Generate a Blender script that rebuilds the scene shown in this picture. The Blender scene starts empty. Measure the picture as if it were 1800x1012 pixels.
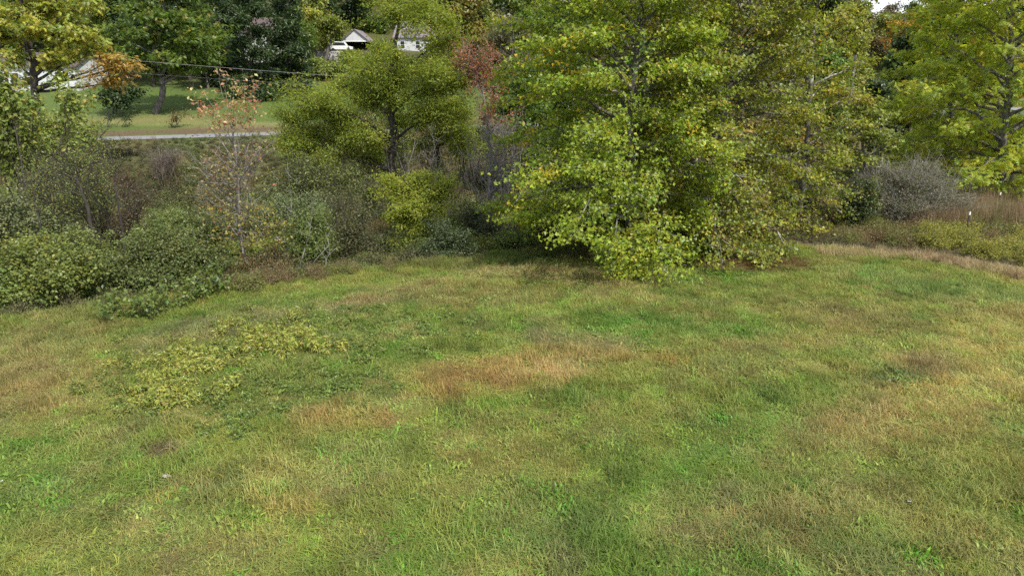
import bpy, math, random
import numpy as np
from mathutils import Vector
R = math.radians
C = bpy.context.scene.collection
SC = bpy.context.scene

# ------------------------------------------------------------------ camera, sky, sun, exposure
CAMZ, PITCH, FPX = 8.0, R(17.0), 1216.0
cam = bpy.data.objects.new('camera', bpy.data.cameras.new('camera'))
C.objects.link(cam)
cam.location = (0, 0, CAMZ)
cam.rotation_euler = (R(90) - PITCH, 0, 0)
cam.data.sensor_width = 36.0
cam.data.lens = 36.0 * FPX / 1800.0
cam.data.clip_end = 3000
SC.camera = cam

SUN_DIR = Vector((0.52, -0.60, 0.93)).normalized()      # towards the sun
sun = bpy.data.objects.new('sun', bpy.data.lights.new('sun', 'SUN'))
C.objects.link(sun)
sun.data.energy = 3.6
sun.data.angle = R(0.6)
sun.data.color = (1.0, 0.95, 0.86)
sun.rotation_euler = (-SUN_DIR).to_track_quat('-Z', 'Y').to_euler()

world = bpy.data.worlds.new('World')
SC.world = world
world.use_nodes = True
wn, wl = world.node_tree.nodes, world.node_tree.links
wn.clear()
w_out = wn.new('ShaderNodeOutputWorld'); w_bg = wn.new('ShaderNodeBackground')
sky = wn.new('ShaderNodeTexSky'); sky.sky_type = 'NISHITA'; sky.sun_disc = False
sky.sun_elevation = math.asin(SUN_DIR.z); sky.sun_rotation = math.atan2(SUN_DIR.x, SUN_DIR.y)
w_tc = wn.new('ShaderNodeTexCoord'); w_no = wn.new('ShaderNodeTexNoise'); w_rp = wn.new('ShaderNodeValToRGB'); w_mx = wn.new('ShaderNodeMix')
w_mp = wn.new('ShaderNodeMapping'); w_mp.inputs['Scale'].default_value = (1, 1, 2.2)
w_no.inputs['Scale'].default_value = 3.2; w_no.inputs['Detail'].default_value = 7
w_rp.color_ramp.elements[0].position = 0.40; w_rp.color_ramp.elements[1].position = 0.58
w_mx.data_type = 'RGBA'; w_mx.inputs[7].default_value = (7.4, 7.7, 8.2, 1)
wl.new(w_tc.outputs['Generated'], w_mp.inputs[0]); wl.new(w_mp.outputs[0], w_no.inputs['Vector'])
wl.new(w_no.outputs['Fac'], w_rp.inputs[0]); wl.new(w_rp.outputs[0], w_mx.inputs[0])
wl.new(sky.outputs[0], w_mx.inputs[6]); wl.new(w_mx.outputs[2], w_bg.inputs[0])
w_bg.inputs[1].default_value = 0.125
wl.new(w_bg.outputs[0], w_out.inputs[0])

SC.view_settings.view_transform = 'Standard'
SC.view_settings.look = 'None'
SC.view_settings.gamma = 1.0
SC.view_settings.use_curve_mapping = False
SC.view_settings.exposure = 0.72
SC.render.engine = 'CYCLES'
SC.cycles.use_denoising = False
SC.cycles.max_bounces = 6
SC.cycles.diffuse_bounces = 4
SC.cycles.transmission_bounces = 4
SC.cycles.glossy_bounces = 2
SC.cycles.transparent_max_bounces = 8

# ------------------------------------------------------------------ maths
rs = np.random.RandomState
def unit(a):
    a = np.asarray(a, float)
    return a / np.maximum(np.linalg.norm(a, axis=-1, keepdims=True), 1e-9)
_G = rs(5).rand(257, 257)
def vnoise(x, y, s=1.0, o=0):
    x = np.asarray(x, float) / s + 37.3 * o + 900; y = np.asarray(y, float) / s + 91.7 * o + 900
    xi = np.floor(x).astype(int); yi = np.floor(y).astype(int)
    fx = x - xi; fy = y - yi
    fx = fx * fx * (3 - 2 * fx); fy = fy * fy * (3 - 2 * fy)
    a = _G[xi % 256, yi % 256]; b = _G[(xi + 1) % 256, yi % 256]
    c = _G[xi % 256, (yi + 1) % 256]; d = _G[(xi + 1) % 256, (yi + 1) % 256]
    return (a * (1 - fx) + b * fx) * (1 - fy) + (c * (1 - fx) + d * fx) * fy
def fbm(x, y, s=1.0, o=0, n=4):
    v = 0; a = 1; t = 0
    for k in range(n):
        v = v + a * vnoise(x, y, s / 2 ** k, o + k * 3.1); t += a; a *= .55
    return v / t
def sst(a, b, x):
    t = np.clip((np.asarray(x, float) - a) / (b - a), 0, 1)
    return t * t * (3 - 2 * t)
def ybound(x):      # far edge of the mown field
    return np.interp(x, [-80, -30, -17.7, -9.8, -1.3, 5, 10, 15.4, 20.5, 30, 60, 140], [8, 17, 22.3, 26.4, 30.4, 34.2, 34.2, 31.8, 28, 25, 22, 20])
def yroad(x):
    return np.interp(x, [-150, -45, -26, 0, 40, 150], [64, 73, 76, 80, 90, 128])
def zroad(x):
    return np.interp(x, [-150, -45, -26, 0, 40, 150], [1.0, 1.7, 2.04, 2.6, 3.2, 4.5])
def height(x, y):
    x = np.asarray(x, float); y = np.asarray(y, float)
    yb, yr, zr = ybound(x), yroad(x), zroad(x)
    s = y - yb
    zf = -2.6 + 2.0 * sst(3, 16, x)                      # valley floor: a hollow on the left, nearly level on the right
    field = 0.22 * (fbm(x, y, 9, 1) - .5) + 0.10 * (fbm(x, y, 2.2, 4) - .5) - 0.25 * sst(-8, -26, x) * sst(10, 25, y)
    z = field + (zf - field) * sst(0.2, 8.5, s)
    z = z + 0.35 * (fbm(x, y, 5, 7) - .5) * sst(1, 6, s) * (1 - sst(-9, -3, y - yr))
    q = y - yr
    z = z + (zr - z) * sst(-17, -2.6, q)
    u = x / np.maximum(y, 10)
    gap = sst(.36, .5, u)
    up = np.clip(q - 3, 0, 11) * (2 / 11.0)
    s1 = .165 + (.05 - .165) * gap; s2 = .36 + (.085 - .36) * gap
    up = up + np.clip(q - 14, 0, 50) * s1 + np.clip(q - 64, 0, 175) * s2
    z = np.where(q > -2.6, zr + up, z)
    z = z + 1.2 * (fbm(x, y, 22, 11) - .5) * sst(16, 34, q)
    return z
CP, SP = math.cos(PITCH), math.sin(PITCH)
def at(px, py, D):
    """world point seen at a pixel, at world distance y = D"""
    u = (px - 900) / FPX; v = (506 - py) / FPX
    t = D / (CP + SP * v)
    return np.array([u * t, D, CAMZ + t * (-SP + CP * v)])
def on_ground(px, py):
    u = (px - 900) / FPX; v = (506 - py) / FPX
    d = np.array([u, CP + SP * v, -SP + CP * v])
    t0 = 5.0
    for t in np.arange(5, 420, .25):
        p = d * t
        if CAMZ + p[2] < height(p[0], p[1]): break
        t0 = t
    p = d * t0
    return np.array([p[0], p[1], float(height(p[0], p[1]))])
def project(x, y, z):
    f = y * CP - (z - CAMZ) * SP
    w = y * SP + (z - CAMZ) * CP
    f = np.maximum(f, .1)
    return 900 + FPX * x / f, 506 - FPX * w / f

# ------------------------------------------------------------------ objects
def link(o, parent=None):
    C.objects.link(o)
    if parent is not None: o.parent = parent
    return o
def tag(o, label=None, cat=None, group=None, kind=None):
    if label: o['label'] = label
    if cat: o['category'] = cat
    if group: o['group'] = group
    if kind: o['kind'] = kind
    return o
def empty(name, loc, rz=0):
    o = bpy.data.objects.new(name, None); o.location = tuple(float(v) for v in loc); o.rotation_euler = (0, 0, rz); o.empty_display_size = .2
    return link(o)
def raw_mesh(name, V, F, mats=(), col=None, mat_idx=None, smooth=False, extra=None):
    """V (n,3); F list of arrays each (m,k)"""
    me = bpy.data.meshes.new(name)
    V = np.ascontiguousarray(V, np.float32)
    Fs = [np.asarray(f, np.int32) for f in F if len(f)]
    nl = sum(f.size for f in Fs); nf = sum(len(f) for f in Fs)
    me.vertices.add(len(V)); me.vertices.foreach_set('co', V.ravel())
    me.loops.add(nl); me.loops.foreach_set('vertex_index', np.concatenate([f.ravel() for f in Fs]))
    me.polygons.add(nf)
    tot = np.concatenate([np.full(len(f), f.shape[1], np.int32) for f in Fs])
    st = np.concatenate([[0], np.cumsum(tot)[:-1]]).astype(np.int32)
    me.polygons.foreach_set('loop_start', st)
    if mat_idx is not None: me.polygons.foreach_set('material_index', np.asarray(mat_idx, np.int32))
    me.polygons.foreach_set('use_smooth', np.full(nf, bool(smooth)))
    if col is not None:
        a = me.attributes.new('col', 'FLOAT_COLOR', 'POINT')
        a.data.foreach_set('color', np.concatenate([np.asarray(col, np.float32), np.ones((len(V), 1), np.float32)], 1).ravel())
    for m in mats: me.materials.append(m)
    me.update(calc_edges=True); me.validate()
    return me
def mobj(name, me, parent=None, loc=None):
    o = bpy.data.objects.new(name, me)
    if loc is not None: o.location = loc
    return link(o, parent)
def copy_tree(o, parent=None):
    c = o.copy(); link(c)
    if parent is not None: c.parent = parent
    for ch in list(o.children): copy_tree(ch, c)
    return c

# ------------------------------------------------------------------ materials
def new_mat(name):
    m = bpy.data.materials.new(name); m.use_nodes = True
    n, l = m.node_tree.nodes, m.node_tree.links
    n.clear()
    return m, n, l
def leaf_material(name, instanced=False, trans=.45, gloss=.03):
    m, n, l = new_mat(name)
    out = n.new('ShaderNodeOutputMaterial')
    a = n.new('ShaderNodeAttribute'); a.attribute_name = 'col'
    mul = n.new('ShaderNodeMix'); mul.data_type = 'RGBA'; mul.blend_type = 'MULTIPLY'; mul.inputs[0].default_value = 1
    l.new(a.outputs['Color'], mul.inputs[6])
    if instanced:
        b = n.new('ShaderNodeAttribute'); b.attribute_type = 'INSTANCER'; b.attribute_name = 'tcol'
        l.new(b.outputs['Color'], mul.inputs[7])
    else:
        b = n.new('ShaderNodeObjectInfo'); l.new(b.outputs['Color'], mul.inputs[7])
    df = n.new('ShaderNodeBsdfDiffuse'); tr = n.new('ShaderNodeBsdfTranslucent'); gl = n.new('ShaderNodeBsdfGlossy')
    gl.inputs['Roughness'].default_value = .42
    ty = n.new('ShaderNodeMix'); ty.data_type = 'RGBA'; ty.blend_type = 'MULTIPLY'; ty.inputs[0].default_value = 1
    ty.inputs[7].default_value = (1.25, 1.2, .7, 1)
    l.new(mul.outputs[2], df.inputs[0]); l.new(mul.outputs[2], ty.inputs[6]); l.new(ty.outputs[2], tr.inputs[0])
    m1 = n.new('ShaderNodeMixShader'); m1.inputs[0].default_value = trans
    l.new(df.outputs[0], m1.inputs[1]); l.new(tr.outputs[0], m1.inputs[2])
    m2 = n.new('ShaderNodeMixShader'); m2.inputs[0].default_value = gloss
    l.new(m1.outputs[0], m2.inputs[1]); l.new(gl.outputs[0], m2.inputs[2])
    l.new(m2.outputs[0], out.inputs[0])
    return m
def bark_material(name, c1, c2, scale=3.0, stretch=.25, contrast=(.35, .65)):
    m, n, l = new_mat(name)
    out = n.new('ShaderNodeOutputMaterial'); bs = n.new('ShaderNodeBsdfPrincipled'); bs.inputs['Roughness'].default_value = .9
    tc = n.new('ShaderNodeTexCoord'); mp = n.new('ShaderNodeMapping'); mp.inputs['Scale'].default_value = (1, 1, stretch)
    no = n.new('ShaderNodeTexNoise'); no.inputs['Scale'].default_value = scale; no.inputs['Detail'].default_value = 5
    rp = n.new('ShaderNodeValToRGB'); rp.color_ramp.elements[0].position, rp.color_ramp.elements[1].position = contrast
    rp.color_ramp.elements[0].color = (*c1, 1); rp.color_ramp.elements[1].color = (*c2, 1)
    bp = n.new('ShaderNodeBump'); bp.inputs['Strength'].default_value = .6; bp.inputs['Distance'].default_value = .03
    l.new(tc.outputs['Object'], mp.inputs[0]); l.new(mp.outputs[0], no.inputs['Vector']); l.new(no.outputs['Fac'], rp.inputs[0])
    l.new(rp.outputs[0], bs.inputs['Base Color']); l.new(no.outputs['Fac'], bp.inputs['Height']); l.new(bp.outputs[0], bs.inputs['Normal'])
    l.new(bs.outputs[0], out.inputs[0])
    return m
def plain_material(name, c, c2=None, scale=4.0, rough=.7, bump=0.0, metallic=0.0):
    m, n, l = new_mat(name)
    out = n.new('ShaderNodeOutputMaterial'); bs = n.new('ShaderNodeBsdfPrincipled')
    bs.inputs['Roughness'].default_value = rough; bs.inputs['Metallic'].default_value = metallic
    tc = n.new('ShaderNodeTexCoord'); no = n.new('ShaderNodeTexNoise'); no.inputs['Scale'].default_value = scale; no.inputs['Detail'].default_value = 6
    rp = n.new('ShaderNodeValToRGB'); rp.color_ramp.elements[0].position = .3; rp.color_ramp.elements[1].position = .7
    c2 = c2 or tuple(v * .8 for v in c)
    rp.color_ramp.elements[0].color = (*c2, 1); rp.color_ramp.elements[1].color = (*c, 1)
    l.new(tc.outputs['Object'], no.inputs['Vector']); l.new(no.outputs['Fac'], rp.inputs[0]); l.new(rp.outputs[0], bs.inputs['Base Color'])
    if bump:
        bp = n.new('ShaderNodeBump'); bp.inputs['Strength'].default_value = bump; bp.inputs['Distance'].default_value = .05
        l.new(no.outputs['Fac'], bp.inputs['Height']); l.new(bp.outputs[0], bs.inputs['Normal'])
    l.new(bs.outputs[0], out.inputs[0])
    return m
LEAF = leaf_material('leaf')
LEAF_THIN = leaf_material('thin_leaf', trans=.58, gloss=.015)
BLADE = leaf_material('blade', instanced=True, trans=.32, gloss=.012)
WEED = leaf_material('weed_leaf', instanced=True, trans=.30, gloss=.03)
BARK_DARK = bark_material('bark_dark', (.018, .015, .012), (.07, .058, .045), 9)
BARK_GREY = bark_material('bark_grey', (.06, .052, .045), (.19, .17, .15), 7)
BARK_PALE = bark_material('bark_sycamore', (.08, .07, .058), (.38, .355, .31), 2.2, .45, (.50, .66))
BARK_DEAD = bark_material('bark_dead', (.10, .09, .08), (.25, .23, .21), 6)
STEM_MAT = bark_material('stem', (.07, .055, .03), (.16, .12, .07), 9)

# ------------------------------------------------------------------ the ground
def field_colour(x, y):
    """albedo of the meadow grass at ground points; patches of dry, yellow, brown and lush grass, and painted sycamore shade"""
    x = np.asarray(x, float); y = np.asarray(y, float)
    green = np.array([.150, .235, .042]); olive = np.array([.235, .272, .064]); tan = np.array([.34, .31, .12])
    n1 = fbm(x, y, 5.0, 21); n2 = fbm(x * .6 + y * .5, y - .3 * x, 2.0, 33); n3 = fbm(x, y, .7, 41, 3)
    c = green + (olive - green) * sst(.36, .62, n1)[..., None]
    c = c + (tan - c) * (.62 * sst(.54, .74, n2))[..., None]
    c = c + (np.array([.105, .195, .040]) - c) * (.55 * sst(.56, .74, fbm(x, y, 1.5, 57)))[..., None]
    c = c + (np.array([.20, .165, .095]) - c) * (.5 * sst(.60, .74, fbm(x, y, 1.1, 77)))[..., None]
    px, py = project(x, y, height(x, y))
    def patch(cx, cy, rx, ry, ang, colr, k, rough=.45, soft=.55):
        nonlocal c
        a = R(ang); dx = px - cx; dy = py - cy
        ex = (dx * math.cos(a) + dy * math.sin(a)) / rx; ey = (-dx * math.sin(a) + dy * math.cos(a)) / ry
        d = np.sqrt(ex * ex + ey * ey) + (n2 - .5) * 2 * rough + (n3 - .5) * rough * 1.6
        w = k * (1 - sst(1 - soft, 1 + soft, d))
        c = c + (np.array(colr) - c) * w[..., None]
    yel = (.42, .38, .13); org = (.40, .275, .105); brn = (.29, .235, .11); lush = (.125, .235, .046)
    gry = (.24, .22, .13); prp = (.21, .155, .105); tn = (.36, .30, .16)
    patch(1690, 660, 170, 95, -10, yel, .75); patch(1600, 730, 150, 55, -12, (.41, .35, .13), .75)
    patch(1790, 560, 90, 60, 0, (.44, .38, .14), .75); patch(1480, 745, 90, 40, -10, brn, .6)
    patch(1500, 560, 150, 30, 8, (.26, .22, .09), .6); patch(1640, 850, 220, 90, 0, (.27, .245, .08), .5)
    patch(1330, 930, 200, 70, 0, (.27, .235, .10), .45); patch(1280, 640, 120, 40, 0, (.28, .265, .09), .55)
    patch(1180, 575, 170, 26, 2, lush, .6); patch(1120, 562, 60, 14, 0, (.11, .23, .042), .4)
    patch(1320, 585, 80, 20, 0, lush, .45); patch(1340, 720, 130, 35, -10, lush, .45); patch(1250, 790, 100, 30, -15, lush, .45)
    patch(900, 650, 150, 28, -9, org, .9, .6, .7); patch(780, 672, 75, 26, -6, org, .75, .6, .8); patch(985, 642, 85, 22, -8, (.43, .33, .16), .6)
    patch(1110, 630, 70, 14, 4, (.32, .245, .08), .7); patch(590, 735, 75, 26, -4, org, .6); patch(690, 738, 35, 14, 0, org, .55)
    patch(640, 532, 65, 11, -12, tn, .85, .3); patch(740, 508, 90, 12, -9, (.31, .26, .12), .6)
    patch(1000, 480, 170, 13, 1, (.35, .29, .135), .8, .3); patch(830, 520, 200, 20, 0, (.25, .225, .09), .5)
    patch(1020, 600, 110, 14, 3, gry, .5)
    patch(60, 690, 110, 60, -20, (.30, .235, .10), .7); patch(90, 590, 130, 30, -5, (.22, .195, .075), .7); patch(30, 640, 80, 40, 0, brn, .5)
    patch(430, 572, 150, 22, -8, gry, .65, .3); patch(340, 590, 90, 20, -5, (.24, .22, .11), .5)
    patch(290, 790, 34, 12, 0, prp, .85, .2); patch(1560, 660, 60, 16, -6, (.09, .12, .04), .75); patch(1640, 640, 60, 18, 10, prp, .6)
    patch(130, 880, 160, 60, 0, (.12, .185, .045), .5); patch(560, 660, 190, 60, -12, (.115, .20, .034), .4)
    patch(950, 920, 170, 45, -5, (.11, .205, .042), .5)
    patch(510, 888, 60, 22, 0, (.36, .31, .09), .7); patch(870, 780, 120, 60, 0, (.26, .25, .08), .5)
    patch(1640, 505, 200, 22, 9, (.16, .25, .07), .75, .3); patch(1720, 545, 120, 18, 8, (.34, .31, .12), .6)
    # bare earth and leaf litter under the sycamores, with shade painted into the grass
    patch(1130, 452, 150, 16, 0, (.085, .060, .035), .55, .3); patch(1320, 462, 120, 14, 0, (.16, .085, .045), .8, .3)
    patch(960, 445, 110, 14, -6, (.075, .095, .03), .7, .2)  # crown's shade left of the trunk, put into the grass colour
    return np.clip(c, .012, .6)
xs = np.unique(np.concatenate([np.linspace(-420, -80, 35), np.arange(-80, -34, 1.6), np.arange(-34, 34, .6), np.arange(34, 100, 1.6), np.linspace(100, 460, 37)]))
ys = np.unique(np.concatenate([np.linspace(-60, 4, 17), np.arange(4, 42, .6), np.arange(42, 110, 1.1), np.arange(110, 345, 4.5), np.linspace(345, 900, 19)]))
GX, GY = np.meshgrid(xs, ys, indexing='xy')
GZ = height(GX, GY)
s_ = GY - ybound(GX); q_ = GY - yroad(GX)
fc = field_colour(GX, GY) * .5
thatch = np.array([.095, .080, .040])
gc = fc * .55 + thatch * .45
low = np.array([.10, .088, .045]) + (np.array([.13, .105, .062]) - np.array([.10, .088, .045])) * sst(.4, .6, fbm(GX, GY, 6, 3))[..., None]
low = low + (np.array([.075, .11, .035]) - low) * (.7 * sst(.45, .6, fbm(GX, GY, 8, 15)))[..., None]
gc = gc + (low - gc) * sst(-.5, 1.5, s_)[..., None]
lawn = np.array([.085, .130, .034]) + (np.array([.17, .175, .07]) - np.array([.085, .130, .034])) * (sst(.46, .66, fbm(GX * .25, GY * 1.3, 4, 9)) * (1 - sst(10, 16, q_)))[..., None]
gc = gc + (lawn - gc) * sst(-5.5, -3, q_)[..., None]
bank = np.array([.115, .085, .055])
gc = gc + (bank - gc) * (sst(3.2, 3.8, q_) * (1 - sst(5.2, 7.5, q_ + 1.6 * fbm(GX, GY, 3, 6))))[..., None]
gc = gc + (np.array([.080, .085, .036]) - gc) * sst(24, 44, q_ + 14 * (fbm(GX, GY, 16, 8) - .5))[..., None]
nx, ny = len(xs), len(ys)
idx = np.arange(nx * ny).reshape(ny, nx)
quads = np.stack([idx[:-1, :-1], idx[:-1, 1:], idx[1:, 1:], idx[1:, :-1]], -1).reshape(-1, 4)
m, n, l = new_mat('earth_and_turf')
out = n.new('ShaderNodeOutputMaterial'); bs = n.new('ShaderNodeBsdfPrincipled'); bs.inputs['Roughness'].default_value = .95
bs.inputs['Specular IOR Level'].default_value = .15
a = n.new('ShaderNodeAttribute'); a.attribute_name = 'col'
tc = n.new('ShaderNodeTexCoord'); no = n.new('ShaderNodeTexNoise'); no.inputs['Scale'].default_value = 5; no.inputs['Detail'].default_value = 9; no.inputs['Roughness'].default_value = .7
rp = n.new('ShaderNodeValToRGB'); rp.color_ramp.elements[0].position = .3; rp.color_ramp.elements[0].color = (.55, .5, .45, 1); rp.color_ramp.elements[1].position = .72; rp.color_ramp.elements[1].color = (1.35, 1.3, 1.2, 1)
mu = n.new('ShaderNodeMix'); mu.data_type = 'RGBA'; mu.blend_type = 'MULTIPLY'; mu.inputs[0].default_value = 1
bp = n.new('ShaderNodeBump'); bp.inputs['Strength'].default_value = .8; bp.inputs['Distance'].default_value = .12
l.new(tc.outputs['Object'], no.inputs['Vector']); l.new(no.outputs['Fac'], rp.inputs[0]); l.new(a.outputs['Color'], mu.inputs[6]); l.new(rp.outputs[0], mu.inputs[7])
l.new(mu.outputs[2], bs.inputs['Base Color']); l.new(no.outputs['Fac'], bp.inputs['Height']); l.new(bp.outputs[0], bs.inputs['Normal']); l.new(bs.outputs[0], out.inputs[0])
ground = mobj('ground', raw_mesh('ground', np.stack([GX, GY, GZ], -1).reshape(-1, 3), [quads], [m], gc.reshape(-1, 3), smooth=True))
tag(ground, kind='structure')

# the lane across the far side of the hollow
rx = np.arange(-150, 150, 1.5); NW = 5
W = np.linspace(-2.6, 2.6, NW)
rv = np.stack([np.repeat(rx, NW), np.repeat(yroad(rx), NW) + np.tile(W, len(rx)), np.zeros(len(rx) * NW)], -1)
rv[:, 2] = np.repeat(zroad(rx), NW) + np.tile(np.array([.05, .09, .11, .09, .05]), len(rx))
ri = np.arange(len(rx) * NW).reshape(len(rx), NW)
rq = np.stack([ri[:-1, :-1], ri[1:, :-1], ri[1:, 1:], ri[:-1, 1:]], -1).reshape(-1, 4)
ASPH = plain_material('worn_asphalt', (.22, .217, .217), (.165, .163, .165), 1.2, .9, .2)
tag(mobj('road', raw_mesh('road', rv, [rq], [ASPH], smooth=True)), kind='structure')

# ------------------------------------------------------------------ leaves, branches, plants
SHAPES = {
    'kite': (np.array([[0, 0, 0], [.33, .45, .07], [0, 1, -.05], [-.33, .45, .07]]), np.array([[0, 1, 2], [0, 2, 3]])),
    'slim': (np.array([[0, 0, 0], [.19, .45, .05], [0, 1, -.08], [-.19, .45, .05]]), np.array([[0, 1, 2], [0, 2, 3]])),
    'lobed': (np.array([[0, -.02, -.02], [.56, .34, .1], [.24, .52, .03], [0, 1, -.1], [-.24, .52, .03], [-.56, .34, .1]]),
              np.array([[0, 1, 2], [0, 2, 3], [0, 3, 4], [0, 4, 5]])),
    'spray': (np.array([[0, 0, 0], [0, .25, .03], [0, .5, .04], [0, .75, 0],
                        [.34, .2, -.03], [-.34, .2, -.03], [.38, .45, -.03], [-.38, .45, -.03], [.32, .72, -.06], [-.32, .72, -.06], [.2, .98, -.12], [-.2, .98, -.12]]),
              np.array([[0, 4, 1], [0, 1, 5], [1, 6, 2], [1, 2, 7], [2, 8, 3], [2, 3, 9], [3, 10, 11]])),
}
class Tubes:
    def __init__(s): s.V = []; s.F = []; s.n = 0
    def batch(s, P, r, sides=4):
        """P (m,k,3) paths, r (m,k) radii"""
        P = np.asarray(P, float); r = np.asarray(r, float)
        m, k = P.shape[:2]
        if m == 0: return
        T = np.empty_like(P)
        T[:, 1:-1] = P[:, 2:] - P[:, :-2]; T[:, 0] = P[:, 1] - P[:, 0]; T[:, -1] = P[:, -1] - P[:, -2]
        T = unit(T)
        ref = np.where(np.abs(T[:, :1, 2:3]) < .85, np.array([[[0, 0, 1.]]]), np.array([[[1., 0, 0]]]))
        A = unit(np.cross(T, np.broadcast_to(ref, T.shape))); B = np.cross(T, A)
        th = np.arange(sides) * 2 * math.pi / sides
        V = P[:, :, None] + r[:, :, None, None] * (A[:, :, None] * np.cos(th)[:, None] + B[:, :, None] * np.sin(th)[:, None])
        i = np.arange(m * k * sides).reshape(m, k, sides) + s.n
        j = np.roll(i, -1, 2)
        s.F.append(np.stack([i[:, :-1], j[:, :-1], j[:, 1:], i[:, 1:]], -1).reshape(-1, 4))
        s.V.append(V.reshape(-1, 3)); s.n += m * k * sides
    def one(s, path, radii, sides=7): s.batch(np.asarray(path)[None], np.asarray(radii)[None], sides)
    def mesh(s, name, mats, base):
        return raw_mesh(name, np.concatenate(s.V) - base, [np.concatenate(s.F)], mats, smooth=True)
def smooth_path(pts, rad, k=5):
    """Catmull-Rom through pts"""
    pts = np.asarray(pts, float); rad = np.asarray(rad, float)
    P = np.concatenate([[2 * pts[0] - pts[1]], pts, [2 * pts[-1] - pts[-2]]])
    o = []; ro = []
    for i in range(len(pts) - 1):
        a, b, c, d = P[i:i + 4]
        for t in np.arange(k) / k:
            o.append(.5 * ((2 * b) + (c - a) * t + (2 * a - 5 * b + 4 * c - d) * t * t + (3 * b - a - 3 * c + d) * t ** 3))
            ro.append(rad[i] + (rad[i + 1] - rad[i]) * t)
    o.append(pts[-1]); ro.append(rad[-1])
    return np.array(o), np.array(ro)
class Plant:
    def __init__(s, base, seed):
        s.base = np.asarray(base, float); s.g = rs(seed)
        s.trunk = Tubes(); s.limbs = []; s.twig = Tubes(); s.L = []
    def add_trunk(s, pts, rad, sides=9):
        P, r = smooth_path(pts, rad, 6)
        P[1:-1, :2] += s.g.normal(0, 1, (len(P) - 2, 2)) * r[1:-1, None] * .18
        s.trunk.one(P, r, sides); return P, r
    def limb(s, a, b, r0, r1=.012, bow=.12, up=.0, k=8, own=True, wob=.04, sides=5):
        a = np.asarray(a, float); b = np.asarray(b, float); L = np.linalg.norm(b - a)
        t = np.linspace(0, 1, k)[:, None]
        side = s.g.normal(0, 1, 3) * bow * L; side[2] = side[2] * .4 + up * L
        P = a + (b - a) * t + side * (t * (1 - t) * 2)
        P[1:-1] += s.g.normal(0, wob * L / k * 2, (k - 2, 3))
        r = r0 + (r1 - r0) * np.linspace(0, 1, k) ** .8
        if own:
            tb = Tubes(); tb.one(P, r, sides); s.limbs.append((tb, r0))
        else: s.twig.one(P, r, 4)
        return P
    def sprays(s, A, B, spec, out=None, tw=.012, bow=.12):
        """side branches from A to B (m,3) with leaf clusters along their outer part"""
        g = s.g; A = np.asarray(A, float); B = np.asarray(B, float); m = len(A)
        if m == 0: return
        L = np.linalg.norm(B - A, axis=1, keepdims=True)
        k = 4; t = np.linspace(0, 1, k)[None, :, None]
        off = g.normal(0, 1, (m, 1, 3)) * bow * L[:, None] * np.array([1, 1, .6])
        P = A[:, None] + (B - A)[:, None] * t + off * (t * (1 - t) * 2)
        if tw > 0:
            s.twig.batch(P, np.linspace(1, .35, k)[None] * (tw * g.uniform(.7, 1.3, (m, 1))), 3)
        if spec.get('twigs'):                             # bare side twigs
            q = spec['twigs']; tt = g.uniform(.3, 1, (m, q)); i = np.repeat(np.arange(m), q)
            S = A[i] + (B - A)[i] * tt.reshape(-1, 1)
            E = S + unit(unit((B - A)[i]) * .6 + g.normal(0, .6, (m * q, 3)) + np.array([0, 0, .25])) * (L[i] * g.uniform(.25, .6, (m * q, 1)))
            M = (S + E) / 2 + g.normal(0, .04, S.shape) * L[i]
            s.twig.batch(np.stack([S, M, E], 1), np.array([[.6, .45, .25]]) * (tw * np.ones((m * q, 1))), 3)
        keep = g.rand(m) >= spec.get('bare', 0)
        A, B, L, off = A[keep], B[keep], L[keep], off[keep, 0]; m = len(A)
        if m == 0: return
        cnt = np.maximum(1, (spec['per'] * g.uniform(.55, 1.45, m)).astype(int))
        i = np.repeat(np.arange(m), cnt); N = len(i)
        tl = g.uniform(spec.get('t0', .35), 1.06, (N, 1))
        cl = spec['cl']
        Q = A[i] + (B - A)[i] * tl + off[i] * (tl * (1 - tl) * 2)
        Q = Q + g.normal(0, 1, (N, 3)) * cl * np.array([1, 1, spec.get('flat', .55)])
        Q[:, 2] -= spec.get('droop', .0) * np.abs(g.normal(0, 1, N)) * cl
        c0 = out if out is not None else s.base + np.array([0, 0, 1.])
        nrm = unit(Q - c0) * spec.get('outw', .5) + np.array([0, 0, spec.get('up', .65)]) + g.normal(0, .55, (N, 3))
        s.leaves(Q, unit(nrm), spec, i, m)
    def leaves(s, Q, N, spec, grp, m):
        g = s.g; n = len(Q)
        pal = spec['pal']; w = np.array([p[0] for p in pal], float); w /= w.sum(); pc = np.array([p[1:4] for p in pal], float)
        gi = g.choice(len(pal), m, p=w)[grp]
        own = g.rand(n) < spec.get('mix', .3)
        gi = np.where(own, g.choice(len(pal), n, p=w), gi)
        c = pc[gi] * g.uniform(.72, 1.3, (n, 1)) * (1 + g.normal(0, .07, (n, 3)))
        size = spec['size'] * g.uniform(.6, 1.25, n)
        s.L.append((Q, N, size, c, spec['shape']))
    def leaf_mesh(s, name, mats):
        Vs, Fs, Cs = [], [], []; off = 0
        for Q, N, size, c, shp in s.L:
            tv, tf = SHAPES[shp]; n = len(Q)
            T = unit(np.cross(N, s.g.normal(0, 1, (n, 3)))); T[:, 2] -= .25; T = unit(T)
            X = unit(np.cross(T, N)); Z = np.cross(X, T)
            V = Q[:, None] + size[:, None, None] * (tv[None, :, 0:1] * X[:, None] + tv[None, :, 1:2] * T[:, None] + tv[None, :, 2:3] * Z[:, None])
            F = tf[None] + (np.arange(n) * len(tv))[:, None, None] + off
            Vs.append(V.reshape(-1, 3)); Fs.append(F.reshape(-1, 3)); Cs.append(np.repeat(c, len(tv), 0)); off += n * len(tv)
        nleaf = sum(len(f) for f in Fs)
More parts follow.
